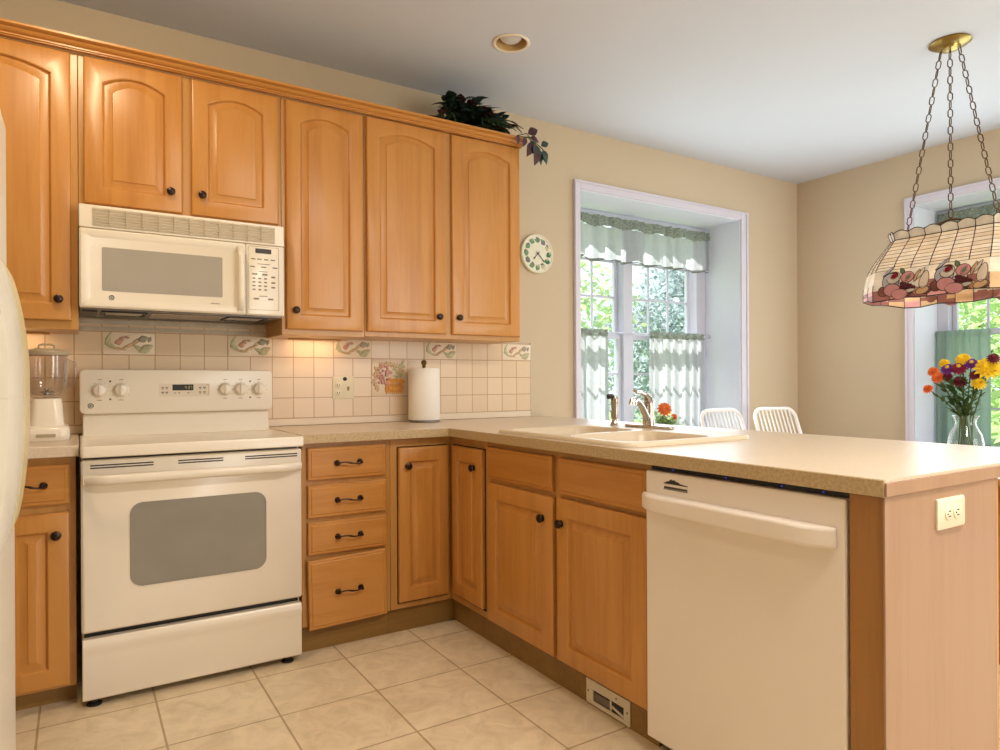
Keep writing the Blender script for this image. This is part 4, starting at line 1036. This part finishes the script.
for side in (-1, 1):
    for c0 in (.135, -.100):
        fr_ = MB(); HT[0] = .001
        for k in range(3): motif(side, c0+.062-.052*k, 5.2, .024, .024, 0, 5)
        for k in range(3): motif(side, c0-.050-.042*k, 5.6, .020, .018, 0, (5, 6, 5)[k])
        motif(side, c0+.026, 4.25, .040, .040, 0, 3); motif(side, c0+.014, 3.95, .031, .031, 0, 0); motif(side, c0+.040, 3.25, .006, .040, -.75, 3, 'leaf')
        motif(side, c0+.012, 3.75, .019, .018, 0, 7)
        motif(side, c0+.036, 4.9, .014, .014, 0, 3); motif(side, c0-.006, 4.95, .016, .013, 0, 3)
        motif(side, c0-.052, 4.0, .030, .026, .2, 4); motif(side, c0-.056, 4.05, .011, .022, -.6, 8, 'leaf'); motif(side, c0-.026, 3.45, .010, .022, .5, 8, 'leaf')
        motif(side, c0-.096, 4.0, .010, .034, -.4, 6, 'leaf'); motif(side, c0-.112, 3.9, .009, .034, -.5, 0, 'leaf')
        for i in range(5):
            for j in range(3-i//2): motif(side, c0-.030-i*.014, 4.6+j*.30+i*.10, .0085, .0075, 0, 9)
        motif(side, c0-.066, 5.5, .030, .009, .15, 2)
        motif(side, c0-.134, 4.5, .024, .042, -.2, 0, 'pear'); motif(side, c0-.126, 5.65, .030, .016, .3, 6)
        motif(side, c0+.010, 5.15, .038, .030, 0, 4); motif(side, c0-.024, 5.85, .037, .024, 0, 4)
        fr_.build('fruit_motif', NL, sko, smooth=40)
cm.build('came', 'came_lead', pd)
# chains of alternating links
def chain(p0, p1):
    p0, p1 = Vector(p0), Vector(p1); ln = (p1-p0).length; n_ = int(ln/.040); d_ = (p1-p0).normalized()
    s1 = d_.cross(Vector((0, 1, 0.1))).normalized(); s2 = d_.cross(s1).normalized(); q = MB()
    for k in range(n_):
        c_ = p0+d_*(k+.5)*ln/n_; sd = s1 if k % 2 else s2; hl = .027
        sd = (s1+s2).normalized() if k % 2 else (s1-s2).normalized()
        pts = []
        for i in range(14):
            a = 2*PI*i/14; pts.append(c_+d_*(hl*.5*math.copysign(1, math.cos(a))*.55+math.cos(a)*.012)+sd*math.sin(a)*.010)
        q.tube(pts, .0026, 6, close=True)
    q.build('chain', 'chain_metal', pd)
chain((PX-.01, PY+.035, 2.708), (PX, PY+.200, 1.862)); chain((PX, PY, 2.700), (PX, PY, 1.90)); chain((PX+.01, PY-.035, 2.708), (PX, PY-.200, 1.862))
MB().tube([(PX, PY-.24, 1.848), (PX, PY-.1, 1.870), (PX, PY, 1.895), (PX, PY+.1, 1.870), (PX, PY+.24, 1.848)], .005, 8).build('hanger_bar', 'chain_metal', pd)
for y in (-.13, .13):
    MB().lathe([(.004, 1.84), (.018, 1.82), (.02, 1.77), (.012, 1.768)], (PX, PY+y, 0), n=14).build('socket', 'brass', pd)
    MB().lathe([(.012, 1.767), (.016, 1.755), (.028, 1.72), (.026, 1.70), (.012, 1.685), (.003, 1.682)], (PX, PY+y, 0), n=16).build('bulb', 'paper', pd)
    MB().tube([(PX, PY+y, 1.839), (PX, PY+y, 1.862)], .006, 8).build('socket_stem', 'brass', pd)
    light('pendant_bulb', 'POINT', (PX, PY+y, 1.655), (0, 0, -1), 0.9, (1.0, .84, .62)).data.shadow_soft_size = .03

# ------------------------------------------------------------------ dining table, vase, flowers, chairs
tb = thing('dining_table', 'wooden dining table behind the peninsula under the pendant', 'table', (3.5, -1.64, 0))
q = MB(); q.prism(rrect(2.98, 4.30, -2.3, -.98, .08), .715, .745); q.build('tabletop', 'table_wood', tb, bevel=.006)
MB().prism(rrect(3.06, 4.22, -2.22, -1.06, .04), .64, .7145).build('apron', 'table_wood', tb)
for x in (3.10, 4.18):
    for y in (-2.18, -1.10):
        MB().lathe([(.028, 0), (.022, .03), (.030, .25), (.034, .45), (.026, .55), (.038, .60), (.038, .638)], (x, y, 0), n=16).build('leg', 'table_wood', tb)
vx, vy = 3.50, -1.885
q = MB()
q.loops([[(vx+rr*math.cos(2*PI*i/32), vy+rr*math.sin(2*PI*i/32), z) for i in range(32)] for rr, z in ((.045, .7455), (.052, .75), (.066, .79), (.072, .83), (.064, .87), (.046, .905), (.040, .925), (.045, .945), (.054, .958), (.051, .958), (.042, .944), (.037, .925), (.043, .905), (.061, .87), (.068, .83), (.062, .79), (.046, .757))])
tag(q.build('vase', 'vase_glass', smooth=60), 'clear glass bulbous vase of mixed flowers on the dining table', 'vase')
def flower_head(q, p, d_, r_, layers, petals, mi, cmi=None, tip=.35):
    d_ = Vector(d_).normalized(); s1 = d_.cross(Vector((.3, .2, 1) if abs(d_.z) < .9 else (1, 0, 0))).normalized(); s2 = d_.cross(s1)
    q.m = mi
    for l in range(layers):
        f_ = 1-l/layers*.7; el = .15+.9*l/layers
        for k in range(petals):
            a = 2*PI*(k+.5*l)/petals; o_ = s1*math.cos(a)+s2*math.sin(a)
            leaf(q, Vector(p)+d_*.004*l, o_*math.cos(el)+d_*math.sin(el), d_, r_*f_, r_*f_*PI/petals*1.15, tip)
    if cmi is not None:
        q.m = cmi; q.ball(Vector(p)+d_*.004*layers, r_*.28, 10, 6)
FL = [  # y, z, radius, material, kind, label
 (-1.731, 1.082, .026, 'petal_orange', 'lowest orange flower, leaning out at the left of the bouquet'),
 (-1.760, 1.166, .028, 'petal_orange', 'upper of the two big orange flowers left in the bouquet'),
 (-1.787, 1.138, .033, 'petal_orange', 'large orange flower in front of the upper orange one'),
 (-1.888, 1.222, .034, 'petal_yellow', 'yellow flower at the very top centre of the bouquet'),
 (-1.812, 1.205, .025, 'petal_yellow', 'small yellow flower at the top left of the bouquet'),
 (-1.985, 1.180, .058, 'petal_yellow', 'biggest yellow flower, at the right of the bouquet'),
 (-1.953, 1.110, .033, 'petal_yellow', 'lowest yellow flower, right of the dark red ones'),
 (-1.830, 1.178, .034, 'petal_purple', 'purple flower between the orange and dark red flowers'),
 (-1.921, 1.200, .032, 'petal_purple', 'purple flower left of the biggest yellow flower'),
 (-1.875, 1.180, .036, 'petal_magenta', 'magenta flower in the middle of the bouquet'),
 (-1.870, 1.118, .034, 'petal_wine', 'lowest dark red flower, just above the vase leaves'),
 (-1.940, 1.146, .028, 'petal_wine', 'dark red flower between magenta and large yellow flowers'),
 (-1.829, 1.140, .024, 'petal_wine', 'small dark red flower beside the large orange one'),
 (-2.010, 1.222, .028, 'petal_wine', 'dark red flower above the biggest yellow flower')]
NAMES = dict(petal_orange='orange_flower', petal_yellow='yellow_flower', petal_purple='purple_flower', petal_magenta='magenta_flower', petal_wine='dark_red_flower')
for i, (y, z, r_, mt, lab) in enumerate(FL):
    fx_ = vx-.02-.03*((i*7) % 5)/5; p = Vector((fx_, y, z)); d_ = Vector((-.75, (y-vy)*2.2-.25, .55))
    o = thing(NAMES[mt], lab, 'flower', (vx, vy, .78), 'cut flowers in the glass vase')
    q = MB(); flower_head(q, p, d_, r_, 4 if mt != 'petal_purple' else 3, 13, 0, 1 if mt in ('petal_purple', 'petal_magenta') else None)
    q.build('bloom', [mt, 'petal_center'], o, smooth=180)
    a = 2*PI*i/len(FL); foot = Vector((vx+.03*math.cos(a), vy+.03*math.sin(a), .775)); neck = Vector((vx+.022*math.cos(a)*.8, vy+(y-vy)*.15+.01*math.sin(a), .945))
    MB().tube([foot, foot.lerp(neck, .5), neck, neck.lerp(p, .5)+Vector((0, 0, .012)), p], .0028, 6).build('stem', 'stem_green', o)
    q = MB()
    for k in range(9):
        s_ = .03+.085*k; b0 = neck.lerp(p, s_); aa = rnd.uniform(0, 2*PI)
        leaf(q, b0, (math.cos(aa)*.8, math.sin(aa)*.9, .7), (0, .3, 1), rnd.uniform(.04, .07), .009, .2)
    q.build('leaf', 'leaf_green', o, smooth=180)
# white slatted metal chairs
def chair(label, loc, rz):
    c = thing('dining_chair', label, 'chair', (0, 0, 0), 'white slat-back dining chairs')
    ORG[c.name] = (0, 0, 0)
    # local frame: sitter faces -y; back at +y leaning away
    lean = lambda z: .20+(z-.44)*.34
    hw, top = .205, .945
    pts = []
    for k in range(7): z = .44+(top-.075-.44)*k/6; pts.append((-hw+.004*k/6, lean(z), z))
    for k in range(1, 8):
        a = PI-PI/2*k/7; z = top-.075+.075*math.sin(a); pts.append((-hw+.075+.004+.075*math.cos(a), lean(z), z))
    pts += [(-x, y, z) for x, y, z in pts[::-1]]
    MB().tube(pts, .0125, 10).build('back_frame', 'chair_white', c)
    q = MB()
    for k in range(9):
        x = -.15+.30*k/8; q.tube([(x, lean(top-.004), top-.004), (x, lean(.70), .70), (x, lean(.50), .50)], .0055, 8)
    q.tube([(-hw+.005, lean(.50), .50), (hw-.005, lean(.50), .50)], .009, 8)
    q.build('back_slat', 'chair_white', c)
    q = MB(); q.prism(rrect(-.21, .21, -.21, .205, .06), .425, .455); q.build('seat', 'chair_white', c, bevel=.01)
    for sx_ in (-1, 1):
        MB().tube([(sx_*.19, -.17, .4245), (sx_*.205, -.20, 0)], .0125, 10).build('leg', 'chair_white', c)
        MB().tube([(sx_*.19, .17, .4245), (sx_*.205, .24, 0)], .0125, 10).build('leg', 'chair_white', c)
    c.location = loc; c.rotation_euler = (0, 0, rz); c.scale = (1, 1, .975); return c
chair('white slat-back metal chair in front of the back window', (3.76, -.62, 0), .0)
chair('white slat-back metal chair against the tan wall, right of the window', (4.25, -.66, 0), -.12)

# ------------------------------------------------------------------ potted flower on the window sill
pf = thing('potted_flower', 'orange flowering plant on the back window sill behind the faucet', 'plant', (3.66, .16, .61))
cx_, cy_ = 3.60, .10
MB().lathe([(.055, .6105), (.06, .62), (.075, .72), (.08, .735), (.074, .735), (.02, .73)], (cx_, cy_, 0), n=24).build('pot', 'clay', pf)
q = MB(); st = MB()
for k in range(46):
    a = rnd.uniform(0, 2*PI); rr = rnd.uniform(.02, .11); tp = Vector((cx_+rr*math.cos(a)*1.2, cy_+rr*math.sin(a)*.6, rnd.uniform(.78, .89)))
    st.tube([(cx_, cy_, .72), (Vector((cx_, cy_, .73)).lerp(tp, .5)), tp], .002, 5)
    for j in range(4): leaf(q, tp-Vector((0, 0, .02*j)), (rnd.uniform(-1, 1), rnd.uniform(-1, 1), rnd.uniform(-.1, .7)), (0, 0, 1), .055, .017)
q.build('foliage', 'tree_leaf_light', pf, smooth=180); st.build('stem', 'stem_green', pf)
q = MB(); flower_head(q, (cx_-.03, cy_-.02, .925), (-.5, -.8, .35), .055, 4, 12, 0); flower_head(q, (cx_+.035, cy_-.05, .87), (-.2, -.8, .45), .026, 4, 12, 0)
q.build('bloom', ['petal_orange'], pf, smooth=180)
MB().tube([(cx_, cy_, .73), (cx_-.015, cy_-.01, .85), (cx_-.03, cy_-.015, .92)], .003, 6).build('flower_stem', 'stem_green', pf)

# ------------------------------------------------------------------ curtains
def curtain(name, label, cat, xf, u0, u1, z0, z1, waves, amp, head, seed, group, w0, hem_wave=0.0, ruffle=True, mat='curtain'):
    rr = random.Random(seed); o = thing(name, label, cat, xf @ Vector(((u0+u1)/2, z1, w0)), group)
    ph = [rr.uniform(-.35, .35) for _ in range(waves+3)]
    nU = waves*10; nV = 14
    def wv(s_, f_):
        k = s_*waves; i = int(k); t_ = k-i
        return amp*(.35+.65*f_)*math.sin(2*PI*(k+ph[i]*(1-t_)+ph[i+1]*t_))+amp*.25*math.sin(2*PI*k*2.3+seed)
    def sheet(za, zb, nv, f0, f1, extra=0.0):
        q = MB(xf); V = []
        for j in range(nv+1):
            f_ = j/nv
            for i in range(nU+1):
                s_ = i/nU; u = u0+(u1-u0)*s_; z = za+(zb-za)*f_
                if f_ == 1 and hem_wave: z += hem_wave*math.sin(s_*waves*4.1+seed)
                c_ = extra*math.sin(i*2.4+j*1.7)+extra*.7*math.sin(i*5.1+j*3.3+1)
                V.append((u+.2*amp*math.cos(2*PI*s_*waves), z, w0+wv(s_, f0+(f1-f0)*f_)+c_))
        return q.add(V, [(j*(nU+1)+i, j*(nU+1)+i+1, (j+1)*(nU+1)+i+1, (j+1)*(nU+1)+i) for j in range(nv) for i in range(nU)])
    sheet(z1-head, z0+.012, nV, .25, 1.0).build('panel', mat, o, smooth=180)
    sheet(z1, z1-head, 6, .2, .25, .006 if ruffle else .003).build('header', 'curtain_header_shade' if ruffle else mat, o, smooth=180)
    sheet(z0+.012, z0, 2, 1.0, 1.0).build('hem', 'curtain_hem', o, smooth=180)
    return o
def rod(label, xf, u0, u1, z, w0):
    q = MB(xf); q.tube([(u0, z, w0), (u1, z, w0)], .006, 10); q.lathe([(.016, 0), (.016, .004)], (u0, z, w0), (1, 0, 0), 14); q.lathe([(.016, -.004), (.016, 0)], (u1, z, w0), (1, 0, 0), 14)
    tag(q.build('curtain_rod', 'vinyl_white'), label, 'curtain rod')
WB, WR = FB(0), FP(XR)
rod('thin white curtain rod inside the back window, carrying the two tier curtains', WB, W0+.013, W1-.013, 1.478, -.292)
rod('white rod at the head of the back window, carrying its valance', WB, W0+.013, W1-.013, 2.262, -.296)
rod('thin white curtain rod inside the right wall window, carrying the tier curtain', WR, -V0+.013, -V1-.013, 1.455, -.292)
rod('white rod at the head of the right wall window, carrying its valance', WR, -V0+.013, -V1-.013, 2.262, -.296)
curtain('valance', 'pale green valance across the top of the back window', 'valance', WB, W0+.03, W1-.03, 1.985, 2.305, 9, .024, .075, 3, None, -.27, .010)
curtain('tier_curtain', 'left sheer green tier curtain on the back window', 'curtain', WB, W0+.05, 3.188, .66, 1.497, 4, .026, .05, 5, 'tier curtains', -.27)
curtain('tier_curtain', 'right sheer green tier curtain on the back window, near the chair', 'curtain', WB, 3.612, 4.185, .66, 1.497, 6, .026, .05, 8, 'tier curtains', -.27)
curtain('valance', 'green valance at the head of the right wall window, above the pendant', 'valance', WR, -V0+.03, -V1-.03, 2.06, 2.325, 10, .016, .075, 4, None, -.27, .010, mat='curtain_green')
curtain('tier_curtain', 'green tier curtain behind the flower vase on the right wall window', 'curtain', WR, -V0+.02, 1.272, .66, 1.478, 5, .018, .05, 9, 'tier curtains', -.27, ruffle=False, mat='curtain_green')

# ------------------------------------------------------------------ under-cabinet light
for lab, x0, x1, pw in (('slim light strip under the single-door wall cabinet', .86, 1.12, .42), ('slim light strip under the left tall wall cabinet by the blender', -.40, -.10, .40)):
    u = thing('under_cabinet_light', lab, 'light', ((x0+x1)/2, -.12, 1.335))
    zb = 1.3365 if x0 < 0 else 1.3425
    MB().box(x0, x1, -.10, -.065, zb-.007, zb).build('housing', 'maple_flat', u, bevel=.002)
    light('under_cabinet_lamp', 'AREA', ((x0+x1)/2, -.082, zb-.009), (0, .35, -1), pw, (1.0, .62, .30), size=(x1-x0-.03, .03))

# ------------------------------------------------------------------ outdoors
struct(MB().box(-30, 40, .46, 60, -.4, -.35).build('lawn', 'grass', smooth=0))['kind'] = 'structure'
struct(MB().box(5.48, 40, -40, .459, -.4, -.35).build('side_lawn', 'grass', smooth=0))
def crown(seed, n_, mi, R_, H_):
    rr = random.Random(seed); q = MB(); cl = [(rr.uniform(-.75, .75)*R_, rr.uniform(-.75, .75)*R_, H_*rr.uniform(.12, 1.0), R_*rr.uniform(.35, .6)) for _ in range(22)]
    for k in range(n_):
        c_ = cl[rr.randrange(len(cl))]; v = Vector((rr.gauss(0, 1), rr.gauss(0, 1), rr.gauss(0, 1))).normalized()*c_[3]*rr.uniform(.55, 1)
        p = Vector(c_[:3])+v; d_ = Vector((rr.uniform(-1, 1), rr.uniform(-1, 1), rr.uniform(-.9, .5))).normalized(); sd = d_.cross(Vector((rr.uniform(-1, 1), rr.uniform(-1, 1), .8))).normalized()
        L_ = rr.uniform(.10, .2)
        q.add([p, p+d_*L_*.5+sd*L_*.3, p+d_*L_, p+d_*L_*.5-sd*L_*.3], [(0, 1, 2, 3)])
    return q
protos = []
def tree(label, x, y, kind, s_, rz):
    if kind < len(protos):
        c = copy_tree(protos[kind])
    else:
        c = thing('tree', label, 'tree', (0, 0, 0), 'trees in the garden'); ORG[c.name] = (0, 0, 0)
        H_ = 4.6; mt = ('tree_leaf', 'tree_leaf_blue', 'tree_leaf_light')[kind]
        crown(kind+11, 5200, 0, 1.7, H_).build('foliage', mt, c, smooth=0)
        q = MB(); q.tube([(0, 0, 0), (.05, .02, 1.2), (-.04, .05, 2.6), (.02, 0, 3.9)], [.14, .11, .08, .03], 10)
        for k in range(6):
            a = k*1.1; z = 1.1+.4*k; q.tube([(0, 0, z), (.5*math.cos(a), .5*math.sin(a), z+.5), (1.0*math.cos(a), 1.0*math.sin(a), z+.8)], [.05, .03, .012], 6)
        q.build('trunk', 'bark', c); protos.append(c)
    c['label'] = label; c.location = (x, y, -.36); c.scale = (s_, s_, s_); c.rotation_euler = (0, 0, rz); return c
for lab, x, y, k, s_, a in (
  ('pale yellow-green tree seen through the left sash of the back window', 7.0, 6.4, 2, 1.0, .3),
  ('blue-green tree seen through the right sash of the back window', 11.4, 7.0, 1, 1.05, 1.2),
  ('mid-green tree farther back, between the sashes of the back window', 10.0, 12.6, 0, 1.25, 2.0),
  ('tall blue-green tree farthest right behind the back window', 16.6, 12.2, 1, 1.35, .5),
  ('pale tree just outside the right wall window, behind the pendant', 11.6, .4, 2, 1.0, 3.0),
  ('mid-green tree farther out beyond the right wall window', 17.6, 4.4, 0, 1.3, 5.0)):
    tree(lab, x, y, k, s_, a)
